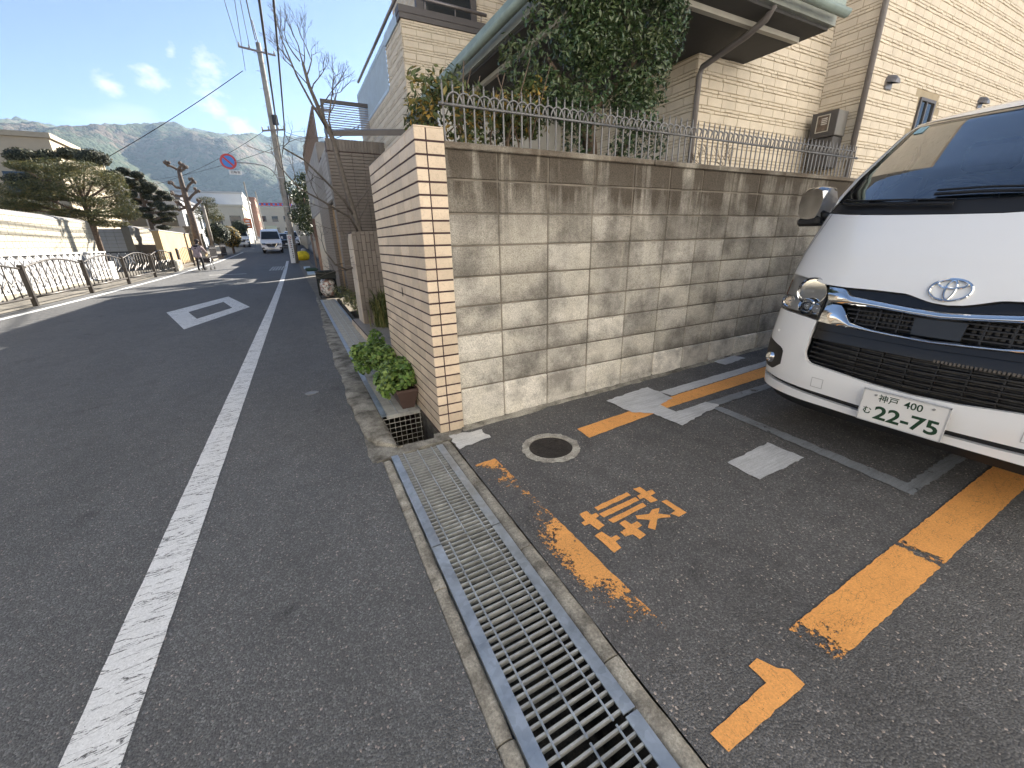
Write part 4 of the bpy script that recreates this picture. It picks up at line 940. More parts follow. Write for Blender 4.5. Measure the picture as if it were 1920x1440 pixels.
# wipers
for pts in ([(.20, 1.405), (.45, 1.425), (.70, 1.44), (.76, 1.455)], [(-.45, 1.40), (-.2, 1.43), (.10, 1.455), (.30, 1.46)]):
    m = MB(); m.tube([(VX+Xf(y, z)-.015, VY+y, VZ+z) for y, z in pts], .009, 6)
    m.tube([(VX+Xf(y, z+.02)-.012, VY+y, VZ+z+.02) for y, z in pts], .006, 6); vb('wiper', m, Mblack)
m = MB(); patch(m, [(.655, 1.895), (.60, 1.890)], [(.665, 1.855), (.61, 1.85)], 2, 2, -.001, .002); vb('inspection_sticker', m, mat('sticker', (.35, .55, .60), .6, .2, 60))
# panel seams
Mseam = mat('seam_dark', (.06, .06, .065), .7, .05)
m = MB()
for f in (lambda p: p, mir): patch(m, f([(.812, 1.39), (.808, 1.39)]), f([(.842, 1.035), (.838, 1.035)]), 1, 14, -.0012, .002)
vb('hood_seam', m, Mseam)
m = MB()
for s_ in (1, -1):
    for a_ in ((.385, .445, .466, .469), (.385, .445, .411, .414), (.383, .386, .411, .469), (.444, .447, .411, .469)): patch(m, [(s_*a_[1], a_[3]), (s_*a_[0], a_[3])], [(s_*a_[1], a_[2]), (s_*a_[0], a_[2])], 4, 2, -.0055, .002)
vb('tow_cover_seam', m, mat('seam_grey', (.42, .42, .43), .6, .05))
# interior
m = MB(); m.cbox(VX+.62, VX+1.05, VY-.78, VY+.78, VZ+1.0, VZ+1.38, .06); vb('dashboard', m, Mblack)
sw = []
for i in range(33):
    t = 2*math.pi*i/32; sw.append((VX+1.02+.10*math.sin(t), VY+.40+.20*math.cos(t), VZ+1.40+.165*math.sin(t)))
vb('steering_wheel', MB().tube(sw, .016, 8, False), Mblack)
for y in (.42, -.42):
    m = MB(); m.cbox(VX+1.50, VX+1.66, VY+y-.24, VY+y+.24, VZ+.95, VZ+1.62, .05); m.cbox(VX+1.52, VX+1.62, VY+y-.13, VY+y+.13, VZ+1.64, VZ+1.82, .03); m.cbox(VX+1.1, VX+1.6, VY+y-.24, VY+y+.24, VZ+.85, VZ+.99, .04); vb('seat', m, Mcloth)
gp = [(VX+.92, VY+.70, VZ+1.52), (VX+1.0, VY+.66, VZ+1.58), (VX+1.12, VY+.645, VZ+1.74), (VX+1.14, VY+.66, VZ+1.79)]
vb('grab_handle', MB().tube(gp, .014, 8), Mblack)
m = MB(); m.box(VX+1.0, VX+4.5, VY-.8, VY+.8, VZ+.40, VZ+.44); vb('floor_pan', m, Mblack)
base(va, (VX+.98, VY, zl(VX+.98)))
# ------------------------------------------------------------------ right side of the street
Mpot = mat('brown_plastic', (.085, .055, .048), .5, .12)
Mmint = foliage('planter_leaf', (.105, .20, .04), .55, .5, (.22, .31, .08), .3, .15)
def planter(y0, y1, x0, x1, h, label, clumps, n):
    t = thing('planter', label, 'planter', 'leafy planters on the grating'); m = MB(); i = .035; z = .013
    P8 = [(x0+i, y0+i), (x1-i, y0+i), (x1-i, y1-i), (x0+i, y1-i)]; Q8 = [(x0, y0), (x1, y0), (x1, y1), (x0, y1)]
    g_ = lambda d, P_: [(x+(d if x < (x0+x1)/2 else -d), y+(d if y < (y0+y1)/2 else -d)) for x, y in P_]
    lv = [(P8, z), (Q8, z+h*.86), (g_(-.008, Q8), z+h*.87), (g_(-.009, Q8), z+h), (g_(.008, Q8), z+h), (g_(.012, Q8), z+h*.8)]
    vs = [(x, y, zz) for P_, zz in lv for x, y in P_]
    m.add(vs, [(3, 2, 1, 0)]+[(a_*4+j, a_*4+(j+1) % 4, a_*4+4+(j+1) % 4, a_*4+4+j) for a_ in range(5) for j in range(4)]+[(20, 21, 22, 23)]); m.build('pot', Mpot, t)
    leaves(MB(), clumps, n, .042, .85, .6, .15).build('leaves', Mmint, t, kind='stuff'); base(t, ((x0+x1)/2, (y0+y1)/2, z)); return t
planter(3.185, 3.66, .595, .765, .175, 'brown rectangular planter with bright green leaves, the nearer of two on the grating', [((.66, 3.32, .27), (.16, .17, .1)), ((.68, 3.52, .29), (.15, .16, .1)), ((.54, 3.30, .19), (.09, .12, .07)), ((.56, 3.5, .22), (.1, .14, .08)), ((.73, 3.4, .30), (.07, .2, .08))], 1500)
planter(3.78, 4.30, .60, .76, .17, 'leafy planter farther along the grating, mostly hidden by the nearer one', [((.60, 3.95, .28), (.15, .2, .1)), ((.55, 4.2, .30), (.17, .2, .11)), ((.68, 4.05, .30), (.1, .2, .09)), ((.46, 4.05, .22), (.09, .2, .08)), ((.48, 4.35, .26), (.1, .14, .1))], 1700)
t = thing('leafy_plant', 'single upright green plant at the rear corner of the tiled pillar', 'plant')
leaves(MB(), [((.70, 4.55, .34), (.09, .1, .12)), ((.74, 4.6, .22), (.07, .08, .1)), ((.66, 4.5, .25), (.06, .07, .08))], 350, .045, .7, .5).build('leaves', Mmint, t, kind='stuff')
m = MB(); m.tube([(.73, 4.6, .02), (.72, 4.57, .3)], .006, 6); m.build('stem', Mbark, t); base(t, (.73, 4.6, .02))
# entrance floor and gatepost
Mgtile = tile_mat('grey_floor_tile', (.23, .22, .21), .5); Mtile2 = tile_mat('brown_grey_tile', (.175, .152, .133), .5); Mtile3 = tile_mat('cream_side_tile', (.55, .48, .40), .5)
en = MB(); en.box(.80, 2.58, 4.115, 7.6, -.3, .088); eo = struct('entrance_floor', en, Mgrout)
fc = {}
for i in range(5):
    for j in range(11): piece('floor_tile', 'e', .195, .305, .014, Mgtile, eo, (.815+i*.2, 4.13+j*.312, .087), .003, fc)
for j in range(15): piece('riser_tile', 'r', .012, .222, .09, Mtile, eo, (.787, 4.12+j*.228, .002), .002, fc)
gp_ = thing('gatepost', 'narrow low gatepost of brown tiles set on end beside the entrance step', 'gatepost')
m = MB(); m.box(.918, 1.62, 6.938, 7.44, .09, 1.515); m.build('core', Mgrout, gp_)
for c in range(11):
    x = .915+c*.0645; z = .10-(.11 if c % 2 else 0)
    while z < 1.50:
        a_, b_ = max(z, .10), min(z+.222, 1.518)
        if b_-a_ > .03: piece('tile', 'v', .058, .014, b_-a_, Mtile2, gp_, (x, 6.926, a_), .002, fc)
        z += .229
for r_ in range(6):
    for c in range(4): piece('tile', 'w', .014, .117, .224, Mtile3, gp_, (.905, 6.942+c*.124, .105+r_*.232), .002, fc)
base(gp_, (1.2, 7.1, .1))
def grass(name, label, cx, cy, z0, n, h, spread, m_):
    t = thing(name, label, 'plant'); mb = MB()
    for _ in range(n):
        a_ = random.uniform(0, 6.28); l = h*random.uniform(.5, 1.1); b = Vector((cx+random.gauss(0, .06), cy+random.gauss(0, .06), z0)); d = Vector((math.cos(a_), math.sin(a_), 0))*spread*random.uniform(.2, 1)
        s_ = Vector((-math.sin(a_), math.cos(a_), 0))*.007; p1 = b+d*.35+Vector((0, 0, l*.7)); p2_ = b+d+Vector((0, 0, l*random.uniform(.55, 1)))
        mb.add([b-s_, b+s_, p1+s_*1.3, p1-s_*1.3, p2_], [(0, 1, 2, 3), (3, 2, 4)])
    mb.build('blades', m_, t, kind='stuff'); return base(t, (cx, cy, z0))
Mgrass = foliage('grass_blade', (.075, .10, .03), .5, .5, (.2, .19, .07), .3, .2)
grass('grass_clump', 'tuft of long thin grass blades between the tiled pillar and the gatepost', 1.18, 6.55, .1, 420, .62, .32, Mgrass)
# bare street-side tree
Mtwig = mat('grey_bark', (.12, .105, .092), .9, .3, 20, .5, 50)
bt = thing('bare_tree', 'slender leafless tree rising behind the tiled gatepost', 'tree')
m = MB(); tr = [(1.17, 7.72, .05), (1.16, 7.7, .9), (1.14, 7.65, 1.55), (1.02, 7.6, 2.2), (.93, 7.55, 2.85), (.80, 7.5, 3.2), (.70, 7.45, 3.5), (.66, 7.4, 3.75)]
m.tube(tr, [.062, .055, .05, .045, .038, .03, .024, .018], 9); m.build('trunk', Mtwig, bt, True)
random.seed(5)
m = MB()
m.tube([(.86, 7.52, 3.0), (.70, 7.4, 3.25), (.55, 7.3, 3.55), (.45, 7.2, 3.85)], [.02, .016, .012, .009], 6); twigs(m, (.45, 7.2, 3.85), (-.2, 0, 1), .16, .008, 4, .5, .2)
m.tube([(.95, 7.56, 2.72), (.90, 7.5, 3.1), (.97, 7.5, 3.35), (1.02, 7.5, 3.5)], [.018, .014, .011, .009], 6); twigs(m, (1.02, 7.5, 3.5), (.5, 0, .5), .17, .007, 3, .5, .2)
for p, d, l, n_ in (((.66, 7.4, 3.75), (-.1, 0, 1), .2, 5), ((.68, 7.42, 3.6), (.45, -.1, .9), .22, 5), ((.70, 7.45, 3.5), (-.7, -.2, .7), .22, 5), ((.62, 7.35, 3.75), (-.6, 0, .9), .2, 4), ((.72, 7.45, 3.45), (.6, 0, .8), .2, 4), ((.93, 7.5, 3.2), (.5, 0, .8), .18, 4), ((.78, 7.48, 3.25), (.75, 0, .75), .24, 5), ((.68, 7.42, 3.62), (.1, .2, 1), .24, 5), ((.58, 7.32, 3.5), (-.3, .1, .9), .22, 5), ((1.0, 7.5, 3.42), (.2, 0, 1), .17, 4)): twigs(m, p, d, l, .010, n_, .42, .22)
# low limbs reaching over the drain and the street
for pts in ([(1.14, 7.66, 1.5), (1.0, 7.5, 1.75), (.8, 7.3, 1.85), (.55, 7.1, 1.98), (.3, 6.95, 2.1), (.12, 6.9, 2.35)], [(1.1, 7.64, 1.75), (.95, 7.5, 2.0), (.7, 7.3, 2.25), (.45, 7.2, 2.5), (.2, 7.1, 2.62)], [(1.14, 7.66, 1.2), (1.0, 7.4, 1.0), (.8, 7.2, .95), (.62, 7.0, 1.05), (.5, 6.9, 1.25)], [(1.15, 7.66, 1.45), (1.05, 7.4, 1.35), (.9, 7.3, 1.5), (.86, 7.25, 1.3)]):
    m.tube(pts, [.02*(1-.13*i) for i in range(len(pts))], 6)
    for q in pts[2:]: twigs(m, q, (random.uniform(-.9, .2), random.uniform(-.4, .4), random.uniform(-.1, .7)), .2, .007, 3, .55, .05)
for p, d in (((1.15, 7.66, 1.7), (.5, -.2, .8)), ((1.2, 7.5, .5), (.5, -.3, 1)), ((1.25, 7.3, .6), (.3, -.1, 1)), ((1.12, 7.6, 1.9), (.6, -.2, .7))): twigs(m, p, d, .3, .009, 3, .4, .2)
m.build('branches', Mtwig, bt, True); base(bt, (1.17, 7.72, .05))
t = thing('low_shrub', 'straggly low green shrub along the drain beyond the gatepost', 'shrub')
leaves(MB(), [((1.0+random.uniform(-.08, .2), 8.0+i*.4, .18+random.uniform(0, .15)), (.14, .22, .16)) for i in range(9)], 1500, .06, .3, .5).build('leaves', Mgrass, t, kind='stuff')
m = MB(); [m.tube([(1.05, 8.1+i*.5, .0), (1.0+random.uniform(-.05, .1), 8.1+i*.5, .3)], .006, 5) for i in range(6)]; m.build('stems', Mbark, t); base(t, (1.05, 9, 0))
# tall tiled gatehouse
gh = thing('tiled_gatehouse', 'tall gatehouse of grey brown tiles with a lattice gate and a roof terrace', 'gatehouse')
GX, GY = 1.24, 11.53
m = MB(); m.box(GX+.02, 2.6, GY+.02, 11.95, .0, 3.68); m.box(GX+.02, 1.6, 13.4, 16.5, .0, 3.6); m.build('wall_core', Mgrout, gh)
m = MB(); z = .06
while z < 3.42:
    off = 0
    for i in range(5): m.cbox(GX+.0+i*.272+.004, min(GX+i*.272+.268, 2.6), GY+.002, GY+.03, z, z+.064, .003)
    for i in range(2): m.cbox(GX+.0, GX+.03, GY+.034+i*.2, GY+.23+i*.2-.004, z, z+.064, .003)
    for i in range(11):
        if z < 3.4: m.cbox(GX, GX+.03, 13.4+i*.282, 13.4+i*.282+.276, z, z+.064, .003)
    for i in range(2): m.cbox(GX+.02+i*.2, GX+.216+i*.2, 13.375, 13.39, z, z+.064, .003)
    z += .0731
m.build('wall_tiles', Mtile2, gh, kind='stuff')
for i in range(19): piece('soldier_tile', 'sol', .066, .03, .255, Mtile2, gh, (GX+i*.0715, GY, 3.435), .003, fc)
# upper storey boarding over the gate and the garage
Mboard = mat('grey_boarding', (.33, .31, .29), .7, .1, 3, rnd=.05)
m = MB(); m.box(GX+.03, 2.6, 11.96, 14.1, 2.42, 3.6); m.box(GX+.03, 2.6, 14.101, 21.2, 2.42, 4.1); m.build('upper_wall', Mboard, gh)
m = MB()
for i in range(15): m.cbox(GX+.004, GX+.028, 11.96 if i < 10 else 14.1, 21.2, 2.44+i*.11, 2.44+i*.11+.098, .004)
m.build('boarding', Mboard, gh, kind='stuff')
m = MB(); m.box(GX+.02, 1.5, 16.52, 20.0, .0, 2.41); m.build('garage_wall', mat('cream_render', (.58, .50, .38), .8, .06), gh)
m = MB(); m.box(GX-.05, GX+.2, 20.6, 20.8, .0, 2.41); m.build('garage_post', mat('rust_post', (.10, .06, .05), .6, .2), gh)
Mlat = mat('lattice_gate_wood', (.32, .22, .12), .6, .15, 12)
lg = MB(); lg.box(GX+.10, GX+.13, 11.97, 12.03, .05, 2.38); lg.box(GX+.10, GX+.13, 13.33, 13.39, .05, 2.38); lg.box(GX+.10, GX+.13, 12.03, 13.33, 2.32, 2.38); lg.box(GX+.10, GX+.13, 12.03, 13.33, .05, .12)
lgo = lg.build('lattice_gate', Mlat, gh)
for i in range(13): y = 12.06+i*.105; m = MB(); m.box(GX+.105, GX+.115, y, y+.025, .12, 2.32); m.build('upright', Mlat, lgo)
for i in range(22): z = .2+i*.1; m = MB(); m.box(GX+.116, GX+.126, 12.03, 13.33, z, z+.022); m.build('crossbar', Mlat, lgo)
# roof terrace rail and louvre screen
Mrail2 = mat('brown_rail', (.13, .10, .085), .5, .1, metal=.4)
m = MB(); m.box(GX+.05, GX+.11, 14.1, 21.2, 4.90, 4.96); m.build('terrace_rail', Mrail2, gh)
b = MB(); b.box(-.018, .018, -.018, .018, 0, .8); pm = b.mesh('rail_post', Mrail2)
for i in range(17): link('rail_post', pm, gh, (GX+.08, 14.15+i*.44, 4.1))
m = MB(); m.box(GX+.05, 1.75, 14.04, 14.09, 4.87, 4.93); m.build('terrace_rail', Mrail2, gh)
ls = MB(); ls.box(1.42, 1.48, 12.95, 13.02, 3.6, 4.86); ls.box(1.48, 3.0, 12.95, 13.02, 4.78, 4.86); lso = ls.build('louvre_frame', Mdkgrey, gh)
for i in range(12):
    z = 4.12+i*.055; m = MB(); m.add([(1.485, 12.97, z), (3.0, 12.97, z), (3.0, 13.05, z+.04), (1.485, 13.05, z+.04), (1.485, 12.97, z+.006), (3.0, 12.97, z+.006), (3.0, 13.05, z+.046), (1.485, 13.05, z+.046)], [(3,2,1,0),(4,5,6,7),(0,1,5,4),(1,2,6,5),(2,3,7,6),(3,0,4,7)]); m.build('louvre_slat', mat('louvre_pale', (.40, .37, .38), .5, .05) if i == 0 else bpy.data.materials['louvre_pale'], lso)
m = MB(); m.lathe([(.11, 0), (.11, -.02), (.07, -.06), (.05, -.06)], (GX, 18.4, 2.9), 16, 'x'); m.build('vent_hood', Mtrim, gh)
base(gh, (GX, GY, 0))
# small entrance canopy
cn = thing('entrance_canopy', 'dark grey sloping metal canopy over the gate behind the tiled pillar', 'canopy')
m = MB(); m.add([(.98, 8.0, 3.0), (2.56, 8.0, 3.14), (2.56, 9.05, 3.40), (.98, 9.05, 3.26), (.98, 8.0, 3.08), (2.56, 8.0, 3.24), (2.56, 9.05, 3.46), (.98, 9.05, 3.32)], [(3,2,1,0),(4,5,6,7),(0,1,5,4),(1,2,6,5),(2,3,7,6),(3,0,4,7)]); m.build('roof_panel', Mdkgrey, cn)
m = MB(); m.tube([(2.4, 8.9, .1), (2.4, 8.9, 3.36)], .04, 10); m.build('post', Mdkgrey, cn); base(cn, (2.4, 8.9, .1))
# rubbish cage
rc = thing('rubbish_cage', 'black folding net rubbish cage holding a clear bag, standing on the gutter', 'rubbish cage')
Mnet = mat('black_net', (.012, .016, .014), .7, .2)
m = MB()
cx0, cx1, cy0, cy1, cz, ct = .58, 1.0, 11.85, 12.5, .02, .66
for p, q in (((cx0,cy0,cz),(cx0,cy0,ct)), ((cx1,cy0,cz),(cx1,cy0,ct)), ((cx0,cy1,cz),(cx0,cy1,ct)), ((cx1,cy1,cz),(cx1,cy1,ct)), ((cx0,cy0,cz),(cx1,cy0,cz)), ((cx0,cy1,ct),(cx1,cy1,ct)), ((cx0,cy0,cz),(cx0,cy1,cz))): m.tube([p, q], .012, 6)
m.build('frame', Mnet, rc)
m = MB(); m.cbox(cx0-.03, cx1+.03, cy0-.02, cy0+.25, ct-.06, ct+.05, .03); m.cbox(cx0-.02, cx1+.02, cy0-.03, cy0+.0, ct-.16, ct-.05, .01); m.build('rolled_lid', Mnet, rc)
k = NT('net_panel'); k.col((.014, .018, .016)).rough(.7); k.cut(.72); m = MB(); m.box(cx1, cx1+.006, cy0, cy1, cz, ct); m.box(cx0, cx1, cy1, cy1+.006, cz, ct); m.build('net_panel', k.m, rc); base(rc, ((cx0+cx1)/2, cy0, .02))
bg_ = thing('rubbish_bag', 'bulging clear plastic bag of mixed rubbish inside the black net cage', 'bag')
k = NT('bag_plastic'); v = k.voro(26, out=1); k.col(k.mix(k.ramp(k.noise(13, 4), [(.42, 0), (.58, 1)]), k.mix(k.ramp(k.noise(9, 3, off=(3, 1, 2)), [(.45, 0), (.55, 1)]), (.14, .135, .13), (.36, .19, .15)), (.68, .66, .63))).rough(.22).bump(k.noise(22, 4, .7), .9, .03)
m = MB(); m.ball((.80, 12.1, .27), (.205, .22, .27), 22, 16, .07); smoothmesh(m.build('bag', k.m, bg_), 60); base(bg_, (.80, 12.1, .02))
# far gutter covers, yellow net, little things by the far kerb
Mfarg = strip(lambda y: .50, lambda y: 1.22, [11.7]+[12.5+i for i in range(26)], .006); struct('gutter_strip', Mfarg, Mpave)
for i, (y0, lb) in enumerate(((20.6, 'small steel gutter cover nearest the dark garage post'), (24.6, 'small steel gutter cover beyond the green mat'))):
    m = MB(); m.add([(.62, y0, zr(y0)+.03), (.95, y0, zr(y0)+.03), (1.0, y0+2.0, zr(y0+2)+.03), (.67, y0+2.0, zr(y0+2)+.03), (.62, y0, zr(y0)+.012), (.95, y0, zr(y0)+.012), (1.0, y0+2., zr(y0+2)+.012), (.67, y0+2., zr(y0+2)+.012)], [(0,1,2,3),(7,6,5,4),(0,4,5,1),(1,5,6,2),(2,6,7,3),(3,7,4,0)]); tag(m.build('gutter_cover', galv('cover_steel%d' % i, (.45, .52, .55), .45, .6)), lb, 'gutter cover')
m = MB(); m.cbox(.66, 1.2, 23.0, 24.2, zr(23)+.005, zr(24)+.12, .05); tag(m.build('green_mat', mat('green_net', (.03, .06, .035), .9, .4, 8)), 'folded dark green net lying on the gutter by the kerb', 'net')
t = thing('yellow_net', 'bright yellow bird net heaped over rubbish by the utility pole', 'net'); m = MB(); m.ball((.92, 33.4, zr(33.4)+.28), (.46, .5, .34), 16, 10, .09); m.build('net', mat('yellow_net_fabric', (.78, .60, .02), .7, .25, 6, .5, 30), t, True); m = MB(); m.ball((1.02, 33.5, zr(33.4)+.68), (.16, .2, .12), 10, 6, .12); m.build('bag_top', mat('grey_bag', (.35, .36, .38), .4, .3, 9), t); base(t, (.92, 33.4, zr(33.4)))
# ------------------------------------------------------------------ right side farther off
Mhedge = foliage('dark_hedge_leaf', (.035, .055, .022), .5, .5, (.08, .10, .03), .3)
t = thing('street_tree', 'dark evergreen tree overhanging the gutter beyond the gatehouse', 'tree')
m = MB(); m.tube([(1.5, 23.5, .1), (1.45, 23.3, 1.6), (1.2, 22.8, 2.6), (1.1, 22.4, 3.4)], [.12, .1, .07, .03], 8); m.build('trunk', Mbark, t)
leaves(MB(), [((1.15+random.uniform(-.45, .5), 22.6+random.uniform(-1.2, 1.4), random.uniform(1.9, 4.2)), (random.uniform(.2, .42),)*3) for i in range(34)], 5200, .13, .4, .2).build('crown', Mhedge, t, kind='stuff'); base(t, (1.5, 23.5, .1))
m = MB(); m.box(1.42, 1.5, 20.9, 24.5, .05, 1.95); tag(m.build('panel_fence', mat('pale_panel', (.60, .61, .62), .6, .05)), 'pale grey panel fence beside the gutter beyond the garage post', 'fence')
m = MB(); m.tube([(1.3, 25.6, .1), (1.3, 25.6, 3.3)], .05, 8); tag(m.build('slim_post', Mrail2), 'slim dark metal post beyond the pale panel fence', 'post')
def far_house(label, x0, x1, y0, y1, h, roof, mw_, mr_, wins=3):
    t = thing('house', label, 'house'); z0 = zr(y0)-.5; m = MB(); m.box(x0, x1, y0, y1, z0, h); m.build('wall', mw_, t)
    m = MB(); xm = (x0+x1)/2; e = .4; m.add([(x0-e, y0-e, h+.003), (x1+e, y0-e, h+.003), (x1+e, y1+e, h+.003), (x0-e, y1+e, h+.003), (xm, y0-e, h+roof), (xm, y1+e, h+roof)], [(0, 1, 2, 3)[::-1], (0, 1, 4), (1, 2, 5, 4), (2, 3, 5), (3, 0, 4, 5)]); m.build('roof', mr_, t)
    for i in range(wins):
        yy_ = y0+(y1-y0)*(i+.5)/wins; s_ = -1 if x0 > 0 else 1; xx = x0 if s_ < 0 else x1
        for zz in ([h-1.9] if h < 4.5 else [h-1.9, h-4.4]):
            m = MB(); m.box(min(xx, xx+s_*.03), max(xx, xx+s_*.03), yy_-.75, yy_+.75, zz, zz+1.15); w_ = m.build('window', Mglass, t)
            m = MB(); m.box(min(xx, xx+s_*.05), max(xx, xx+s_*.05), yy_-.82, yy_-.75, zz-.05, zz+1.2); m.box(min(xx, xx+s_*.05), max(xx, xx+s_*.05), yy_+.75, yy_+.82, zz-.05, zz+1.2); m.box(min(xx, xx+s_*.05), max(xx, xx+s_*.05), yy_-.75, yy_+.75, zz-.05, zz); m.build('window_frame', Mtrim, w_)
            m = MB(); yf = y0; xx2 = x0+(x1-x0)*(i+.5)/wins; m.box(xx2-.6, xx2+.6, yf-.03, yf, zz, zz+1.15); m.build('window', Mglass, t)
    base(t, ((x0+x1)/2, y0, z0)); return t
Mr1 = mat('grey_roof_tile', (.10, .10, .11), .6, .2, 3, .4, 9); Mr2 = mat('brown_roof', (.13, .09, .07), .7, .2, 3); Mw1 = mat('far_render', (.42, .38, .32), .8, .1, 1); Mw2 = mat('far_grey_render', (.40, .41, .42), .8, .08, 1)
far_house('low grey house on the right half hidden by the evergreen street tree', 1.9, 9, 26, 33, 3.1, 1.3, Mw2, Mr1)
far_house('low beige house on the right behind the yellow net', 2.1, 9, 35, 43, 3.6, 1.5, Mw1, Mr2)
far_house('grey house at the right far up the street beyond the pole', 2.3, 10, 47, 56, 5.8, 1.6, Mw2, Mr1); far_house('cream house at the right end of the street', 1.8, 9, 60, 72, 7.2, 1.6, Mw1, Mr2)
# ------------------------------------------------------------------ utility pole, signs, wires
Mpole = concrete('pole_concrete', (.37, .34, .29), (.25, .23, .20), 3, 7, .2); Mcable = mat('cable_black', (.025, .025, .03), .6, .1); Mins = mat('insulator', (.45, .44, .42), .4, .1)
up_ = thing('utility_pole', 'leaning concrete utility pole with crossarms and step bolts on the right kerb', 'utility pole')
pb, ptop = Vector((.37, 30.5, .0)), Vector((.60, 30.45, 11.9)); at_ = lambda z: pb+(ptop-pb)*((z-pb.z)/(ptop.z-pb.z))
m = MB(); m.tube([at_(z) for z in (.0, 3, 6, 9, 11.9)], [.185, .17, .155, .14, .125], 16); m.build('shaft', Mpole, up_, True)
m = MB(); m.tube([at_(11.9), at_(12.9)+Vector((-.1, 0, 0))], .025, 8); m.build('top_spike', Mcable, up_)
for (xa, za), (xb, zb) in (((-.40, 11.55), (1.36, 11.39)), ((-.06, 7.62), (1.14, 7.78))):
    m = MB(); m.add([(xa, 30.28, za-.04), (xb, 30.28, zb-.04), (xb, 30.36, zb-.04), (xa, 30.36, za-.04), (xa, 30.28, za+.04), (xb, 30.28, zb+.04), (xb, 30.36, zb+.04), (xa, 30.36, za+.04)], [(3,2,1,0),(4,5,6,7),(0,1,5,4),(1,2,6,5),(2,3,7,6),(3,0,4,7)]); ca = m.build('crossarm', mat('crossarm_steel', (.25, .22, .21), .5, .1), up_)
    for f in (.04, .3, .72, .97): m = MB(); m.lathe([(.03, 0), (.055, .04), (.03, .08), (.05, .12), (.02, .17)], (xa+(xb-xa)*f, 30.32, za+(zb-za)*f+.042), 10); m.build('insulator', Mins, ca)
for i in range(22):
    z = 2.6+i*.42; s_ = -1 if i % 2 else 1; c_ = at_(z); m = MB(); m.tube([c_+Vector((s_*.12, 0, 0)), c_+Vector((s_*.30, -.02, .01))], .012, 6); m.build('step_bolt', Mins, up_)
m = MB(); c_ = at_(7.9); m.cbox(c_.x+.05, c_.x+.35, 30.1, 30.3, 7.95, 8.45, .03); m.build('junction_box', Mcable, up_); m = MB(); m.tube([at_(z)+Vector((.17, -.1, 0)) for z in (3.2, 5, 7.5)], .035, 8); m.build('riser_pipe', Mcable, up_)
for z in (1.4, 3.6, 5.2): c_ = at_(z); m = MB(); m.lathe([(.19, 0), (.19, .05)], (c_.x, c_.y, c_.z), 16); m.build('steel_band', Mins, up_)
base(up_, (.37, 30.5, zr(30.5)))
def cable(label, pts, r, sag=0., name='overhead_cable'):
    a_, b_ = Vector(pts[0]), Vector(pts[-1]); n = 16; P_ = []
    if len(pts) == 2:
        for i in range(n+1): t = i/n; p = a_.lerp(b_, t); p.z -= 4*sag*t*(1-t); P_.append(p)
    else:
        mid = Vector(pts[1])
        t1 = (mid.y-a_.y)/(b_.y-a_.y)
        for i in range(n+1):
            t = i/n; l0 = (t-t1)*(t-1)/((0-t1)*(0-1)); l1 = t*(t-1)/(t1*(t1-1)); l2 = t*(t-t1)/(1-t1); P_.append(a_*l0+mid*l1+b_*l2)
    m = MB(); m.tube(P_, r, 6); return tag(m.build(name, Mcable, None, True), label, 'cable', 'wires at the utility pole')
cable('thin wire at the far left of the overhead wires', [(-.38, 30.3, 11.62), (-.43, 22.0, 10.16), (-.6, -8, 10.9)], .012)
cable('second thin overhead wire from the left', [(-.28, 30.4, 10.5), (-.08, 21.0, 9.82), (.4, -8, 10.4)], .012)
cable('third thin overhead wire from the left with a looped jumper', [(.15, 30.3, 11.56), (.105, 22.6, 10.5), (0, -8, 11.2)], .013)
cable('thicker cable passing the pole top with a tap', [(.50, 30.3, 11.95), (.34, 23.8, 11.03), (.2, -8, 11.6)], .026)
cable('heavy black cable bundle crossing in front of the pole', [(.74, 30.2, 7.75), (.56, 16.2, 8.0), (.3, -8, 8.9)], .038)
cable('heavy black spiral cable right of the pole', [(1.12, 30.2, 7.72), (.925, 16.04, 8.0), (.5, -8, 8.9)], .034)
for x in (.74, 1.12): cable('heavy cable running on up the street from the %s crossarm end' % ('inner' if x < 1 else 'outer'), [(x, 30.4, 7.72), (x-.6, 70, 10.5)], .03, .5)
cable('service wire dropping left from the overhead wires to the trimmed garden trees', [(-.41, 30.5, 10.5), (-8.3, 33, 6.0)], .018, .12)
cable('service wire from the lower crossarm across to the left gardens', [(0, 30.4, 7.6), (-9, 46, 6.2)], .012, .35); cable('slack wire across the street in front of the far hills', [(.9, 30.5, 7.0), (-14, 62, 8.3)], .012, .5); cable('thin wire running right from the pole to the gatehouse roof', [(1.1, 30.4, 7.7), (3.4, 18, 5.6)], .014, .4); cable('second thin wire from the pole to the gatehouse roof', [(1.1, 30.4, 7.5), (3.0, 17, 5.2)], .012, .4)
sg = thing('no_parking_sign', 'round blue and red no parking sign hanging from a curved arm on the pole', 'traffic sign')
Mred = mat('sign_red', (.50, .03, .035), .4, .05); Msblue = mat('sign_blue', (.03, .20, .60), .4, .05); Mswh = mat('sign_white', (.74, .74, .72), .5, .04); Mgalv = galv('sign_arm_steel', (.42, .43, .44), .5, .4)
sc_, sr = Vector((-2.06, 30.4, 5.945)), .40
m = MB(); m.lathe([(sr, 0), (sr, -.012)], (sc_.x, sc_.y, sc_.z), 40, 'y'); m.build('disc', Mred, sg)
m = MB(); m.lathe([(sr*.74, 0), (sr*.74, -.004)], (sc_.x, sc_.y-.0135, sc_.z), 40, 'y'); m.build('blue_field', Msblue, sg)
m = MB(); d = Vector((math.cos(-.80), 0, math.sin(-.80))); n_ = Vector((d.z, 0, -d.x))*.05*sr/.4; L_ = sr*.76; y_ = sc_.y-.019
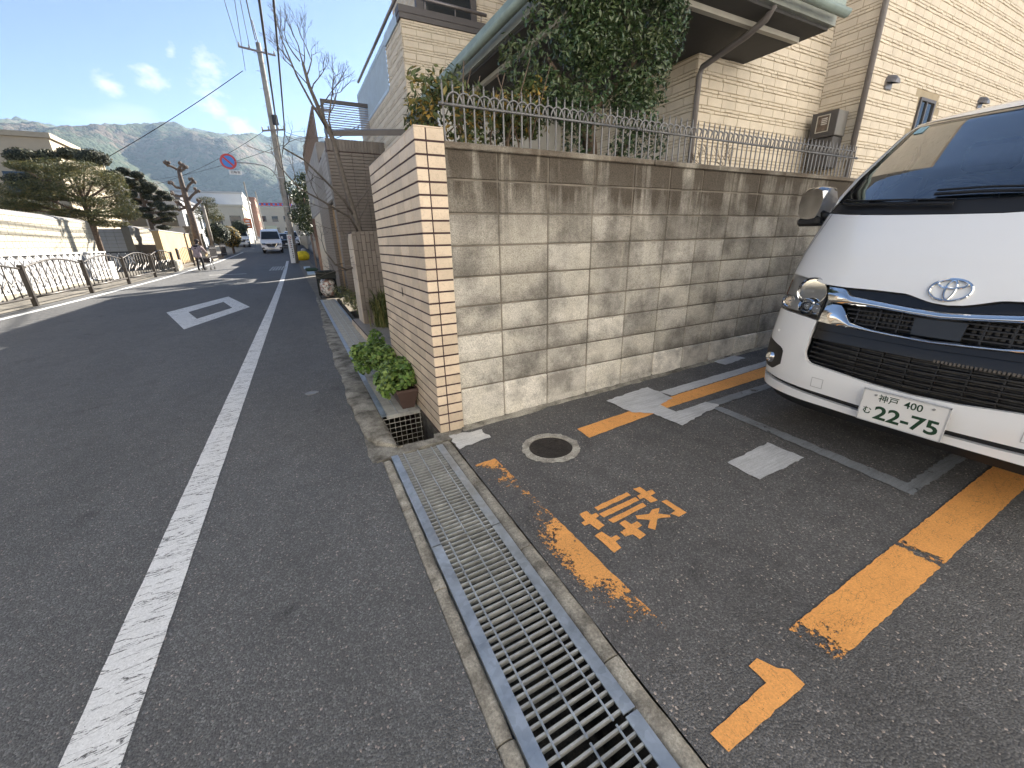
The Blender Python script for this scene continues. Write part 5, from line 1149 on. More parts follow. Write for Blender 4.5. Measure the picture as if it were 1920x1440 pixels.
m.add([sc_+d*L_*s1+n_*s2+Vector((0, e-.019, 0)) for e in (0, -.004) for s1, s2 in ((-1, -1), (1, -1), (1, 1), (-1, 1))], [(0,1,2,3),(7,6,5,4),(0,4,5,1),(1,5,6,2),(2,6,7,3),(3,7,4,0)]); m.build('slash', Mred, sg)
m = MB(); m.cbox(-2.14, -1.52, 30.385, 30.40, 5.28, 5.50, .004); pz = m.build('sub_plate', Mswh, sg); text('自動車', .15, 0, 0, Mcable, pz, (-1.83, 30.383, 5.39), (math.pi/2, 0, 0), .001, 1.1)
m = MB(); m.tube([(.30, 30.32, 4.3), (.30, 30.32, 5.0), (.22, 30.32, 5.35), (0, 30.33, 5.66), (-.3, 30.35, 5.82), (-.8, 30.38, 5.90), (-1.7, 30.42, 5.95), (-2.2, 30.43, 5.95)], .035, 10); m.build('arm', Mgalv, sg, True); m = MB(); m.tube([(-1.95, 30.42, 5.95), (-1.95, 30.41, 5.4)], .015, 6); m.build('hanger', Mgalv, sg); base(sg, (.30, 30.32, 4.3))
bn = thing('banner_sign', 'tall narrow white notice board with red ring strapped to the pole foot', 'sign')
m = MB(); m.add([(.10, 30.05, .30), (.36, 30.05, .30), (.42, 30.05, 2.0), (.14, 30.05, 2.0), (.10, 30.075, .30), (.36, 30.075, .30), (.42, 30.075, 2.0), (.14, 30.075, 2.0)], [(0,1,2,3),(7,6,5,4),(0,4,5,1),(1,5,6,2),(2,6,7,3),(3,7,4,0)]); m.build('board', Mswh, bn)
m = MB(); m.tube([(.275+.07*math.cos(t*.3142), 30.04, 1.84+.07*math.sin(t*.3142)) for t in range(21)], .014, 6, False); m.build('red_ring', Mred, bn)
m = MB(); [m.box(.22, .25, 30.043, 30.049, 1.66-i*.11, 1.72-i*.11) for i in range(5)]; m.build('red_marks', Mred, bn)
m = MB(); [m.box(.28, .33, 30.043, 30.049, 1.66-i*.115, 1.73-i*.115) for i in range(10)]; m.build('dark_marks', Mcable, bn); base(bn, (.24, 30.06, zr(30)))
# ------------------------------------------------------------------ left side of the street
random.seed(23)
Mcream = mat('cream_wall_tile', (.33, .30, .235), .7, .06, 2, rnd=.04); Mcreamj = mat('cream_wall_joint', (.17, .15, .115), .9, .1); Mcoping = mat('coping_tile', (.33, .31, .285), .6, .15, 5)
LW = -7.5
def garden_wall(label, y0, y1, z1, tiles_from, name='garden_wall'):
    t = thing(name, label, 'wall'); m = MB(); m.box(LW-.35, LW-.014, y0, y1, -.5, z1); m.build('wall_core', Mcreamj, t)
    m = MB(); y = max(y0, tiles_from)
    if y > y0: m.box(LW-.013, LW, y0, y-.004, .0, z1-.02)
    r_ = 0; z = .1
    while z < z1-.05:
        yy_ = y-(.2 if r_ % 2 else 0)
        while yy_ < y1:
            a_, b_ = max(yy_, y)+.006, min(yy_+.40, y1)-.006
            if b_ > a_+.02: m.cbox(LW-.013, LW+.004, a_, b_, z, min(z+.185, z1-.01), .005)
            yy_ += .40
        z += .195; r_ += 1
    m.build('wall_tiles', Mcream, t, kind='stuff')
    me = MB(); n = 8; vs = []
    for dy in (0, .17):
        for q in range(n+1): a_ = math.pi*q/n; vs.append((-.26+.30*(q/n)*1.25, dy, 0))
    b = MB(); prof = [(-.42, .02), (-.2, .13), (.08, .03), (.085, -.02)]; vs = []
    for dy in (.004, .085, .166):
        for x, z in prof: vs.append((x, dy, z+(.02 if dy == .085 else 0)))
    b.add(vs, [(i*4+j, i*4+j+1, (i+1)*4+j+1, (i+1)*4+j) for i in range(2) for j in range(3)]+[(3, 7, 11, 2+8, 2+4, 2)][:0]); cm = b.mesh('coping_tile', Mcoping)
    y = max(y0, 11)
    while y < y1-.05: link('coping_tile', cm, t, (LW-.12, y, z1)); y += .17
    if y0 < 11: m = MB(); m.box(LW-.5, LW-.03, y0, 10.99, z1, z1+.1); m.build('coping_run', Mcoping, t)
    return base(t, (LW, (y0+y1)/2, 0))
garden_wall('long sunlit cream tiled garden wall with tiled coping on the left', -14, 25.6, 2.5, 12)
garden_wall('short sunlit cream garden wall between the shaded gateway and the ochre wall', 31.0, 36.8, 2.5, 31)
gw = thing('gateway_wall', 'shaded grey tiled gateway wall with black and white lattice between the cream walls', 'wall')
m = MB(); m.box(-10.2, LW-.37, 31.2, 31.4, 0, 2.42); m.build('wall_core', Mcreamj, gw); m = MB()
for r_ in range(11):
    for c in range(6): m.cbox(-10.2+c*.39+.006, -10.2+c*.39+.384, 31.18, 31.199, .3+r_*.195, .3+r_*.195+.185, .004)
m.build('wall_tiles', mat('grey_gate_tile', (.34, .33, .31), .7, .06), gw, kind='stuff')
m = MB(); m.box(-9.9, -7.0, 29.6, 29.66, .35, .42); m.box(-9.9, -7.0, 29.6, 29.66, 1.18, 1.25); m.build('gate_rails', Mblack, gw)
for i in range(9):
    for s_ in (1, -1): x = -9.75+i*.33; m = MB(); m.tube([(x-s_*.2, 29.58, .42), (x+s_*.2, 29.58, 1.18)], .022, 4); m.build('gate_lattice', Mswh if i % 2 else Mblack, gw)
base(gw, (-9, 31.2, .2))
# white crossed lattice in front of the long wall
lf = thing('white_lattice_fence', 'white crossed lattice fence along the foot of the long cream wall', 'fence')
m = MB(); m.box(-7.42, -7.24, 8, 25.7, .0, .17); m.build('plinth', Mkerb, lf); m = MB(); m.box(-7.33, -7.29, 8, 25.7, 1.24, 1.29); m.build('top_rail', Mswh, lf); m = MB(); m.box(-7.33, -7.29, 8, 25.7, .18, .22); m.build('bottom_rail', Mswh, lf)
b = MB(); b.add([(-.012, -.53, 0), (.0, -.53, 0), (.0, -.47, 0), (-.012, -.47, 0), (-.012, .47, 1.04), (0, .47, 1.04), (0, .53, 1.04), (-.012, .53, 1.04)], [(3,2,1,0),(4,5,6,7),(0,1,5,4),(1,2,6,5),(2,3,7,6),(3,0,4,7)]); Mlatw = mat('lattice_white', (.50, .50, .49), .6, .06); lm1 = b.mesh('lattice_slat', Mlatw)
b = MB(); b.add([(.002, .47, 0), (.014, .47, 0), (.014, .53, 0), (.002, .53, 0), (.002, -.53, 1.04), (.014, -.53, 1.04), (.014, -.47, 1.04), (.002, -.47, 1.04)], [(3,2,1,0),(4,5,6,7),(0,1,5,4),(1,2,6,5),(2,3,7,6),(3,0,4,7)]); lm2 = b.mesh('lattice_slat', Mlatw)
for i in range(34):
    y = 8.6+i*.5; link('lattice_slat', lm1, lf, (-7.31, y, .21)); link('lattice_slat', lm2, lf, (-7.31, y, .21))
m = MB(); m.box(-7.40, -7.38, 8, 25.6, .17, 1.26); m.build('backing', mat('lattice_grey_board', (.30, .30, .31), .8, .1), lf)  # plain grey board behind the white slats
base(lf, (-7.3, 16, 0))
m = MB(); yw = [36.8+i for i in range(9)]
oc = thing('ochre_wall', 'sunlit ochre rendered wall behind the person with the walker', 'wall'); Moch = mat('ochre_render', (.38, .27, .14), .85, .14, 1.2, .2, 30)
m.box(-6.4, -6.1, 30.2, 38.6, .0, 2.28); m.build('wall', Moch, oc); m = MB(); m.box(-6.43, -6.07, 30.17, 38.62, 2.283, 2.34); m.build('cap', Mcoping, oc); base(oc, (-6.2, 34, .3))
oc = thing('ochre_gatepost', 'grey stone gatepost beside the end of the ochre wall', 'gatepost'); m = MB(); m.cbox(-6.3, -5.8, 38.7, 39.3, .2, 2.75, .03); m.build('post', Mconc, oc); m = MB(); m.cbox(-6.36, -5.74, 38.64, 39.36, 2.752, 2.86, .02); m.build('cap', Mconc, oc); base(oc, (-6, 39, .4))
oc = thing('ochre_wall_piece', 'short ochre wall piece between the gatepost and the round hedge', 'wall'); m = MB(); m.box(-6.2, -5.95, 39.4, 43.5, .3, 2.4); m.build('wall', Moch, oc); m = MB(); m.box(-6.24, -5.91, 39.38, 43.52, 2.403, 2.46); m.build('cap', Mcoping, oc); base(oc, (-6, 41, .5))
# guard fence panels
Mgf = mat('guard_fence_steel', (.05, .043, .038), .45, .15, metal=.5)
gfl = ['nearest dark steel guard fence panel at the left edge of the picture', 'second arched guard fence panel from the left edge', 'third arched guard fence panel, with a white notice hung on it', 'fourth arched guard fence panel, before the shaded gateway', 'last arched guard fence panel before the person with the walker']
fx = lambda y: xl(y)+.0
def fence_meshes(L_):
    out = {}
    b = MB(); b.cbox(-.05, .05, -.05, .05, -.05, 1.02, .008); out['post'] = b.mesh('post', Mgf)
    b = MB(); b.tube([(0, .05+(L_-.1)*i/14, .93+.17*math.sin(math.pi*i/14)) for i in range(15)], .024, 8); out['arched_rail'] = b.mesh('arched_rail', Mgf, True)
    b = MB(); b.tube([(0, .05, .22), (0, L_-.05, .22)], .03, 8); out['bottom_rail'] = b.mesh('bottom_rail', Mgf, True)
    return out
fm = fence_meshes(3.05)
bal = {}
def guard(i, y0, L_=3.05):
    z0, z1 = zr(y0), zr(y0+L_); x0, x1 = fx(y0), fx(y0+L_); rz = -math.atan2(x1-x0, L_); rx = math.atan2(z1-z0, L_)
    t = thing('guard_fence', gfl[i], 'guard fence', 'guard fence panels along the left kerb'); t.location = (x0, y0, z0); t.rotation_euler = (rx, 0, rz)
    for nm in ('post', 'arched_rail', 'bottom_rail'): link(nm, fm[nm], t)
    for q in range(1, 10):
        y = .05+2.95*q/10; h = .93+.17*math.sin(math.pi*q/10)
        if q not in bal: b = MB(); b.tube([(0, y, .22), (0, y+.02*(1 if q < 5 else -1), .55), (0, y, h)], .014, 6); bal[q] = b.mesh('baluster', Mgf, True)
        link('baluster', bal[q], t)
        if q < 9:
            kq = ('d', q)
            if kq not in bal: b = MB(); b.tube([(0, y, .42+.06*(q % 3)), (0, y+.295, .60+.05*((q*2) % 3))], .012, 5); bal[kq] = b.mesh('branch_bar', Mgf)
            link('branch_bar', bal[kq], t)
    return t
for i, y in enumerate((11.85, 14.94, 17.99, 21.05, 24.1)): guard(i, y)
m = MB(); m.cbox(fx(27.15)-.05, fx(27.15)+.05, 27.1, 27.2, .1, 1.2, .01); tag(m.build('fence_end_post', Mgf), 'end post of the guard fence row next to the person with the walker', 'post')
m = MB(); m.box(fx(20)-.03, fx(20)+.02, 19.75, 20.25, .35, .95); tag(m.build('notice_panel', Mswh), 'white notice panel hung on the third guard fence panel', 'notice')
t = thing('park_gate', 'brown arched bar gate in front of the ochre wall beside the person', 'gate'); t.location = (-5.35, 29.2, zr(29.2)); t.rotation_euler = (0, 0, -.1)
b = MB(); b.cbox(-.05, .05, -.05, .05, -.05, 1.1, .01); pm_ = b.mesh('post', Mgf); link('post', pm_, t); link('post', pm_, t, (0, 2.4, .03))
b = MB(); b.tube([(0, 2.4*i/10, .98+.18*math.sin(math.pi*i/10)) for i in range(11)], .02, 6); b.build('arch', Mgf, t); b = MB(); b.tube([(0, 0, .2), (0, 2.4, .23)], .02, 6); b.build('bottom_rail', Mgf, t)
for q in range(1, 9): b = MB(); y = 2.4*q/9; b.tube([(0, y, .2), (0, y, .98+.18*math.sin(math.pi*q/9))], .012, 5); b.build('bar', Mgf, t)
m = MB(); m.cbox(-6.0, -5.2, 27.6, 29.0, zr(28)-.1, zr(28)+.55, .06); tag(m.build('stone_block', Mconc), 'dark squat stone block at the end of the guard fence', 'stone')
m = MB(); m.cbox(-6.05, -5.0, 28.0, 28.9, -.1, .02, .02)
for i, (y0, lb) in enumerate(((32.2, 'black spiked fence section right of the walker'), (36.0, 'black spiked fence section below the ochre gatepost'), (40.0, 'black spiked fence section farthest up the left kerb'))):
    t = thing('spiked_fence', lb, 'fence', 'black fences up the left kerb'); x0 = -5.0+(y0-32)*.055; z0 = zr(y0); m = MB(); m.box(x0-.02, x0+.02, y0, y0+3.2, z0+.25, z0+.32); m.box(x0-.02, x0+.02, y0, y0+3.2, z0+.85, z0+.90); m.build('rails', Mcable, t)
    for q in range(14): m = MB(); m.box(x0-.015, x0+.015, y0+.1+q*.23, y0+.15+q*.23, z0+.02, z0+1.05); m.build('bar', Mcable, t)
    m = MB(); m.box(x0+.03, x0+.10, y0, y0+3.2, z0+.02, z0+.14); m.build('kerb', Mkerb, t); base(t, (x0, y0, z0))
# ------------------------------------------------------------------ garden trees
Mneedle = foliage('pine_needle', (.075, .09, .034), .5, .6, (.19, .16, .05), .25, .15)
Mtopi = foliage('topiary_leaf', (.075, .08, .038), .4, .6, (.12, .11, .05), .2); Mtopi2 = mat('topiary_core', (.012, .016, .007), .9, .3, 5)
def at(px, py, y):
    """photo pixel and depth -> place in the street (used once to lay out the gardens)"""
    d = _r*((px-960)/755.04)-_u*((py-720)/755.04)+_f; t = y/d.y; return Vector((d.x*t, y, 1.335+d.z*t))
def depth(px, py, y): return y/(_r*((px-960)/755.04)-_u*((py-720)/755.04)+_f).y
Z1 = lambda a_, b_: (a_/3.6, 200+b_/3.6)
def pads(parent, specs, y, n, size, asp, mleaf, core=None, jit=.6, thick=1., nm='foliage_pad', limb_to=None):
    for (a_, b_, ra, rb) in specs:
        yy_ = y+random.uniform(-jit, jit); c_ = at(*Z1(a_, b_), yy_); s_ = depth(*Z1(a_, b_), yy_)/755.04/3.6
        rx_, rz_ = ra*s_*1.05, rb*s_*1.05; mb = MB()
        leaves(mb, [(c_, (rx_, rx_*thick, rz_))], n, size, asp, .5); o = mb.build(nm, mleaf, parent, kind='stuff')
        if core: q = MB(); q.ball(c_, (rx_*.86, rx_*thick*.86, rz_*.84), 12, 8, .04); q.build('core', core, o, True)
        if limb_to: q = MB(); tgt = Vector(limb_to(c_)); mid = (c_+tgt)/2+Vector((0, 0, -.12)); q.tube([tgt, mid, c_+Vector((0, 0, -rz_*.5))], [.06, .045, .025], 6); q.build('limb', Mbark, parent, True)
pn_ = thing('garden_pine', 'big spreading garden pine overhanging the long cream wall', 'tree')
m = MB(); q = [at(*Z1(640, 860), 27.2), at(*Z1(600, 720), 27), at(*Z1(560, 640), 27), at(*Z1(540, 560), 27), at(*Z1(500, 470), 27)]; q[0].z = .2; m.tube(q, [.13, .12, .10, .08, .05], 9); m.build('trunk', Mbark, pn_, True)
pads(pn_, [(420,400,170,45),(560,410,110,40),(330,440,120,40),(150,400,90,30),(470,500,150,50),(620,480,130,45),(730,490,90,55),(790,560,70,65),(640,560,130,40),(380,560,120,45),(250,540,110,45),(100,560,110,50),(60,620,90,45),(200,640,130,40),(330,690,150,35),(480,720,110,30),(700,650,130,40),(830,660,80,50),(850,720,80,45),(720,720,120,35),(610,770,90,30),(740,790,110,22),(600,640,100,35),(120,670,110,35),(300,600,120,30)], 26.6, 1150, .16, .14, Mneedle, None, 1.0, .9, limb_to=lambda c_: (q[2] if c_.z > 3.6 else q[1]))
base(pn_, q[0])
tp = thing('trimmed_maki_tree', 'tall tree clipped into broad flat olive pads behind the pine', 'tree')
m = MB(); c0 = at(*Z1(330, 700), 31); c1 = at(*Z1(300, 330), 31); c0.z = .2; m.tube([c0, (c0+c1)/2, c1], [.2, .15, .08], 8); m.build('trunk', Mbark, tp, True)
pads(tp, [(155,335,97,50),(325,335,62,42),(470,318,72,38),(625,348,98,56),(130,498,82,46),(310,452,95,50),(440,430,80,40),(760,470,60,40)], 31, 1500, .11, .5, Mtopi, Mtopi2, .5, .8, limb_to=lambda c_: (c0+c1)/2+Vector((0, 0, (c_.z-(c0.z+c1.z)/2)*.6)))
base(tp, c0)
ct_ = thing('cloud_pruned_tree', 'dark tree clipped into many small round balls beside the pine', 'tree')
c0 = at(*Z1(1040, 830), 33); c1 = at(*Z1(900, 440), 33); c0.z = .3; m = MB(); m.tube([c0, c0.lerp(c1, .4), c0.lerp(c1, .75), c1], [.13, .11, .08, .05], 8); m.build('trunk', Mbark, ct_, True)
pads(ct_, [(835,437,46,30),(925,460,42,26),(860,505,36,26),(952,505,36,32),(905,515,30,22),(1010,540,48,34),(955,560,46,26),(885,590,40,26),(1010,560,36,24),(1095,585,40,22),(1135,615,34,22),(1060,620,36,24),(1000,605,40,28),(930,640,44,24),(1075,660,38,22),(1150,680,46,20),(985,695,56,20),(1100,690,34,18),(1160,722,40,14),(1100,730,34,16),(1030,660,30,18),(870,540,30,20),(1055,770,44,18),(1130,760,50,18),(1000,740,40,20),(940,700,40,16),(1110,815,46,16),(760,455,28,16)], 33, 330, .085, .5, Mtopi, Mtopi2, .5, .9, limb_to=lambda c_: c0.lerp(c1, min(1, max(.15, (c_.z-c0.z)/(c1.z-c0.z)-.05))))
base(ct_, c0)
po = thing('pollarded_tree', 'pollarded bare trunk with knobbly cut stubs rising over the ochre wall', 'tree'); Mpol = mat('pollard_bark', (.13, .10, .08), .9, .3, 9, .5, 30)
m = MB(); P2 = lambda a_, b_: at(*Z1(a_, b_), 37.5); q = [P2(1320, 850), P2(1300, 770), P2(1275, 690), P2(1250, 600), P2(1225, 510), P2(1207, 430)]; q[0].z = .4
m.tube(q, [.24, .21, .19, .17, .14, .11], 9); m.build('trunk', Mpol, po, True)
for pts in ([(1207,430),(1215,405),(1225,395)], [(1207,430),(1180,415),(1150,400),(1130,390)], [(1210,440),(1240,420),(1255,410)], [(1235,550),(1190,545),(1155,515)], [(1245,590),(1275,530),(1300,505)], [(1250,600),(1215,605),(1160,590)], [(1265,640),(1295,600),(1330,570)], [(1275,690),(1230,670),(1205,655)], [(1285,715),(1320,670),(1355,640)], [(1270,680),(1225,690),(1200,700)]):
    m = MB(); r_ = [.09, .08, .075, .07]; w_ = [P2(*p) for p in pts]; m.tube(w_, r_[:len(w_)], 7)
    for _ in range(5): m.ball(w_[-1]+Vector((random.uniform(-.14, .14), random.uniform(-.1, .1), random.uniform(-.05, .16))), random.uniform(.06, .12), 7, 5, .2)
    m.build('stub', Mpol, po, True)
base(po, q[0])
def simple_tree(label, specs, y, m_, n, size, asp, base_px, core=None, nm='garden_tree', cat='tree'):
    t = thing(nm, label, cat); c0 = at(*Z1(*base_px), y); top = at(*Z1(specs[0][0], specs[0][1]), y); c0.z = zr(y); m = MB(); m.tube([c0, c0.lerp(top, .5), top], [.12, .09, .04], 7); m.build('trunk', Mbark, t, True)
    pads(t, specs, y, n, size, asp, m_, core, .4, .9); return base(t, c0)
simple_tree('dark layered pine behind the slim concrete post', [(1390,625,55,18),(1400,700,70,26),(1370,740,70,24),(1420,760,80,26),(1340,700,40,26),(1460,740,50,30),(1410,660,50,20)], 44, Mneedle, 420, .2, .15, (1400, 860))
Mgold = foliage('hedge_gold_leaf', (.10, .12, .03), .4, .6, (.40, .25, .05), .5, .2)
def bushel(label, px, py, rx_, rz_, y, m_, cat='hedge'):
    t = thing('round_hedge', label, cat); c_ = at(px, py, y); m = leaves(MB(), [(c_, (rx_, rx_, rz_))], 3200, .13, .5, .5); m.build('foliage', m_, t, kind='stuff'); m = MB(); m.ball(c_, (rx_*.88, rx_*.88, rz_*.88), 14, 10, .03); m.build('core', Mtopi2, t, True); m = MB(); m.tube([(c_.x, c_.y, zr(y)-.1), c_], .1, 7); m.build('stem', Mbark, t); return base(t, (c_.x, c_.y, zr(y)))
bushel('big round clipped hedge, green in front, at the end of the ochre wall', 408, 437, .95, .85, 44, Mhedge); bushel('round clipped hedge turning golden on its sunlit side', 432, 444, .85, .95, 46, Mgold); bushel('small dark clipped ball beside the ochre wall piece', 412, 452, .32, .3, 42.5, Mtopi); bushel('dark green shrub ball at the far end of the left gardens', 450, 425, .8, .7, 58, Mhedge)
m = MB(); a_ = at(395, 445, 42.5); b_ = at(380, 385, 42.5); m.tube([(a_.x, 42.5, .3), b_], [.15, .11], 10); tag(m.build('concrete_post', Mpole, None, True), 'slim pale concrete pole standing before the dark layered pine', 'pole')
# ------------------------------------------------------------------ buildings
def block(name, label, x0, x1, y0, y1, z1, mw_, rows_, faces, roofm=None, cat='building', parapet=.25):
    """building with real window openings' glass and frames on chosen faces: 'S' facing -Y, 'E' facing +X"""
    t = thing(name, label, cat); z0 = zr(y0)-.5; m = MB(); m.box(x0, x1, y0, y1, z0, z1); m.build('wall', mw_, t)
    m = MB(); m.box(x0-.12, x1+.12, y0-.12, y1+.12, z1+.003, z1+parapet); m.build('parapet', roofm or mw_, t)
    for f, n in faces:
        for zz in rows_:
            for i in range(n):
                if f == 'S': c_ = x0+(x1-x0)*(i+.5)/n; a_ = (c_-.6, c_+.6, y0-.03, y0, zz, zz+1.15); g_ = (c_-.68, c_+.68, y0-.05, y0-.004, zz-.09, zz-.002)
                elif f == 'N': c_ = x0+(x1-x0)*(i+.5)/n; a_ = (c_-.6, c_+.6, y1, y1+.03, zz, zz+1.15); g_ = (c_-.68, c_+.68, y1+.004, y1+.05, zz-.09, zz-.002)
                else: c_ = y0+(y1-y0)*(i+.5)/n; a_ = (x1, x1+.03, c_-.6, c_+.6, zz, zz+1.15); g_ = (x1+.004, x1+.05, c_-.68, c_+.68, zz-.09, zz-.002)
                m = MB(); m.box(*a_); w_ = m.build('window', Mglass, t); m = MB(); m.box(*g_); m.build('sill', Mtrim, w_)
    return base(t, ((x0+x1)/2, y0, z0))
block('apartment_building', 'large beige building behind the clipped trees at the far left', -24, -10.4, 34, 42, 7.15, mat('beige_facade', (.44, .37, .27), .85, .06, 1.5), (4.3, 1.4), (('S', 4),), mat('beige_coping', (.40, .34, .25), .8, .05))
block('white_apartments', 'long white apartment block behind the pollarded tree', -12.5, -4.4, 75, 92, 8.6, mat('white_facade', (.60, .62, .64), .8, .05, .6), (6.0,), (('S', 3), ('E', 3)), Mw2)
block('cream_shop', 'low cream shop building below the white apartment block', -8.2, -4.1, 66, 74, 6.2, mat('cream_facade', (.60, .55, .42), .8, .05, .6), (4.0,), (('S', 2), ('E', 3)))
block('brick_building', 'narrow brown brick building at the left end of the street', -5.6, -3.6, 93, 104, 9.6, mat('brown_brick', (.30, .17, .12), .85, .1, 1), (7.2, 4.8), (('E', 3),))
eb = block('school_building', 'wide cream building closing the end of the street under a red rail', -4.6, 14, 112, 124, 9.4, mat('cream_end_facade', (.62, .56, .42), .8, .05, .6), (6.6, 4.2), (('S', 8),))
t = thing('rooftop_banner', 'red and blue strip of railing along the roof of the end building', 'railing'); m = MB(); m.box(-4.6, 9, 112.3, 112.4, 9.9, 10.5); m.build('red_strip', Mred, t); m = MB(); [m.box(-4.6+i*.9, -4.2+i*.9, 112.26, 112.29, 10.0, 10.4) for i in range(15)]; m.build('blue_panels', Msblue, t, kind='stuff'); m = MB(); [m.box(-4.6+i*1.1, -4.55+i*1.1, 112.28, 112.33, 9.65, 9.9) for i in range(13)]; m.build('rail_posts', Mtrim, t, kind='stuff'); base(t, (0, 112.3, 9.65))
block('wayside_house', 'grey roofed house between the pine and the white apartments', -12, -7.6, 48, 58, 5.4, Mw2, (3.2,), (('S', 2), ('E', 3)), Mr1)
block('bounce_block', 'unseen cream block added behind the viewer to bounce sunlight', -22, 26, -20, -7.0, 13, mat('bounce_facade', (.82, .79, .74), .85, .06, .7), (1.2, 4.2, 7.2, 10.2), (('N', 9),))  # unseen building added behind the camera to bounce sunlight into the shade
for (px, py, y, w, h, c_, lb, nm) in ((465, 419, 62, .8, 1.15, (.62, .17, .05), 'tall orange shop sign board far up the street', 'orange_sign'), (452, 421, 60, .7, .5, (.68, .52, .03), 'small yellow sign board left of the orange one', 'yellow_sign'), (510, 436, 100, 2.0, 2.6, (.36, .48, .40), 'pale green shop front at the street end', 'shop_front')):
    t = thing(nm, lb, 'sign'); c__ = at(px, py, y); m = MB(); m.cbox(c__.x-w/2, c__.x+w/2, y-.08, y+.08, c__.z-h/2, c__.z+h/2, .02); m.build('board', mat(nm+'_face', c_, .5, .05), t); m = MB(); m.tube([(c__.x+w*.4, y+.12, zr(y)-.1), (c__.x+w*.4, y+.12, c__.z+h/2)], .05, 8); m.build('post', Mtrim, t)
    if nm == 'orange_sign':
        m = MB(); [m.box(c__.x-.2, c__.x+.2, y-.09, y-.081, c__.z-.4+i*.3, c__.z-.25+i*.3) for i in range(3)]; m.build('lettering', Mswh, t)
    base(t, (c__.x+w*.4, y, zr(y)))
for i, (px, y, h) in enumerate(((480, 80, 8.5), (497, 86, 7.5))):
    a_ = at(px, 440, y); m = MB(); m.tube([(a_.x, y, zr(y)-.2), (a_.x-.1, y, zr(y)+h)], [.16, .1], 8); tag(m.build('far_pole', Mpole), ('far utility pole beside the brown brick building', 'far utility pole before the end building')[i], 'pole')
# ------------------------------------------------------------------ person with a walker
Mcoat = mat('puffer_coat', (.30, .24, .25), .8, .15, 9, .3, 14); Mtrous = mat('dark_trousers', (.02, .02, .025), .9, .2); Mskin = mat('skin', (.45, .28, .20), .6, .05); Mhat = mat('dark_hat', (.05, .04, .04), .9, .2)
def skinmesh(name, chains, m_, parent, sub=2):
    """chains: list of [(x,y,z,r)...] joined at shared points -> one skinned surface"""
    pts, ed, rad, idx = [], [], [], {}
    for ch_ in chains:
        prev = None
        for x, y, z, r_ in ch_:
            k_ = (round(x, 4), round(y, 4), round(z, 4))
            if k_ not in idx: idx[k_] = len(pts); pts.append((x, y, z)); rad.append(r_)
            if prev is not None: ed.append((prev, idx[k_]))
            prev = idx[k_]
    me = bpy.data.meshes.new(name); me.from_pydata(pts, ed, []); me.materials.append(m_); o = bpy.data.objects.new(name, me); COL.link(o)
    md = o.modifiers.new('skin', 'SKIN'); me.skin_vertices[0].data[0].use_root = True
    for i, r_ in enumerate(rad):
        rr = r_ if isinstance(r_, tuple) else (r_, r_); me.skin_vertices[0].data[i].radius = rr; me.skin_vertices[0].data[i].use_loose = False
    md.use_smooth_shade = True; s_ = o.modifiers.new('sub', 'SUBSURF'); s_.levels = sub; s_.render_levels = sub; o.parent = parent; return o
pe = thing('person', 'person in a padded grey pink coat and dark cap pushing a wheeled walker', 'person'); X_, Y_, Zp = -4.15, 27.07, zr(27.07)
pe.location = (X_, Y_, Zp); pe.rotation_euler = (0, 0, -.35)
skinmesh('body', [[(0, 0, .82, .135), (0, .02, .98, .13), (0, .07, 1.14, .135), (0, .13, 1.24, .10), (0, .18, 1.31, .05), (0, .22, 1.38, .075), (0, .24, 1.46, .08), (0, .235, 1.53, .05)],
                  [(0, 0, .82, .135), (-.09, 0, .76, .085), (-.10, .04, .43, .06), (-.10, -.03, .09, .045), (-.10, .07, .04, .04)], [(0, 0, .82, .135), (.09, 0, .76, .085), (.10, .10, .44, .06), (.10, .10, .09, .045), (.10, .20, .04, .04)],
                  [(0, .13, 1.24, .10), (-.18, .12, 1.2, .06), (-.22, .26, 1.0, .045), (-.18, .46, .93, .035), (-.17, .52, .93, .03)], [(0, .13, 1.24, .10), (.18, .12, 1.2, .06), (.22, .26, 1.0, .045), (.18, .46, .93, .035), (.17, .52, .93, .03)]], Mtrous, pe)
# coat as a shell over torso and arms
skinmesh('coat', [[(0, -.02, .62, (.20, .18)), (0, -.01, .78, (.195, .175)), (0, .02, .96, (.18, .16)), (0, .08, 1.13, (.175, .15)), (0, .14, 1.25, (.12, .10)), (0, .17, 1.30, .08)],
                  [(0, .08, 1.13, (.175, .15)), (-.19, .12, 1.19, .085), (-.235, .26, 1.0, .068), (-.19, .43, .94, .055)], [(0, .08, 1.13, (.175, .15)), (.19, .12, 1.19, .085), (.235, .26, 1.0, .068), (.19, .43, .94, .055)]], Mcoat, pe)
m = MB(); m.lathe([(.105, -.02), (.11, .03), (.095, .085), (.05, .115), (.002, .12)], (0, .235, 1.47), 16); m.cbox(-.07, .07, .31, .40, 1.475, 1.49, .006); m.build('cap', Mhat, pe, True)
m = MB(); m.ball((0, .255, 1.425), (.07, .075, .085), 12, 8); m.ball((0, .335, 1.42), .016, 6, 4); m.build('head', Mskin, pe, True)
for s_ in (-1, 1):
    m = MB(); m.ball((s_*.175, .535, .93), (.035, .045, .03), 10, 6)
    for f in range(5): m.tube([(s_*.175+(f-2)*.014, .55, .94), (s_*.175+(f-2)*.014, .585, .93), (s_*.175+(f-2)*.014, .58, .90)], .008, 5)
    m.build('hand', Mskin, pe, True)
wk = thing('walker', 'grey wheeled walking frame pushed by the person in the padded coat', 'walker'); wk.location = (X_, Y_, Zp); wk.rotation_euler = (0, 0, -.35)
m = MB()
for s_ in (-1, 1):
    m.tube([(s_*.175, .50, .915), (s_*.19, .62, .90), (s_*.20, .66, .75), (s_*.21, .88, .12)], .014, 8); m.tube([(s_*.20, .68, .62), (s_*.21, .52, .12)], .013, 8)
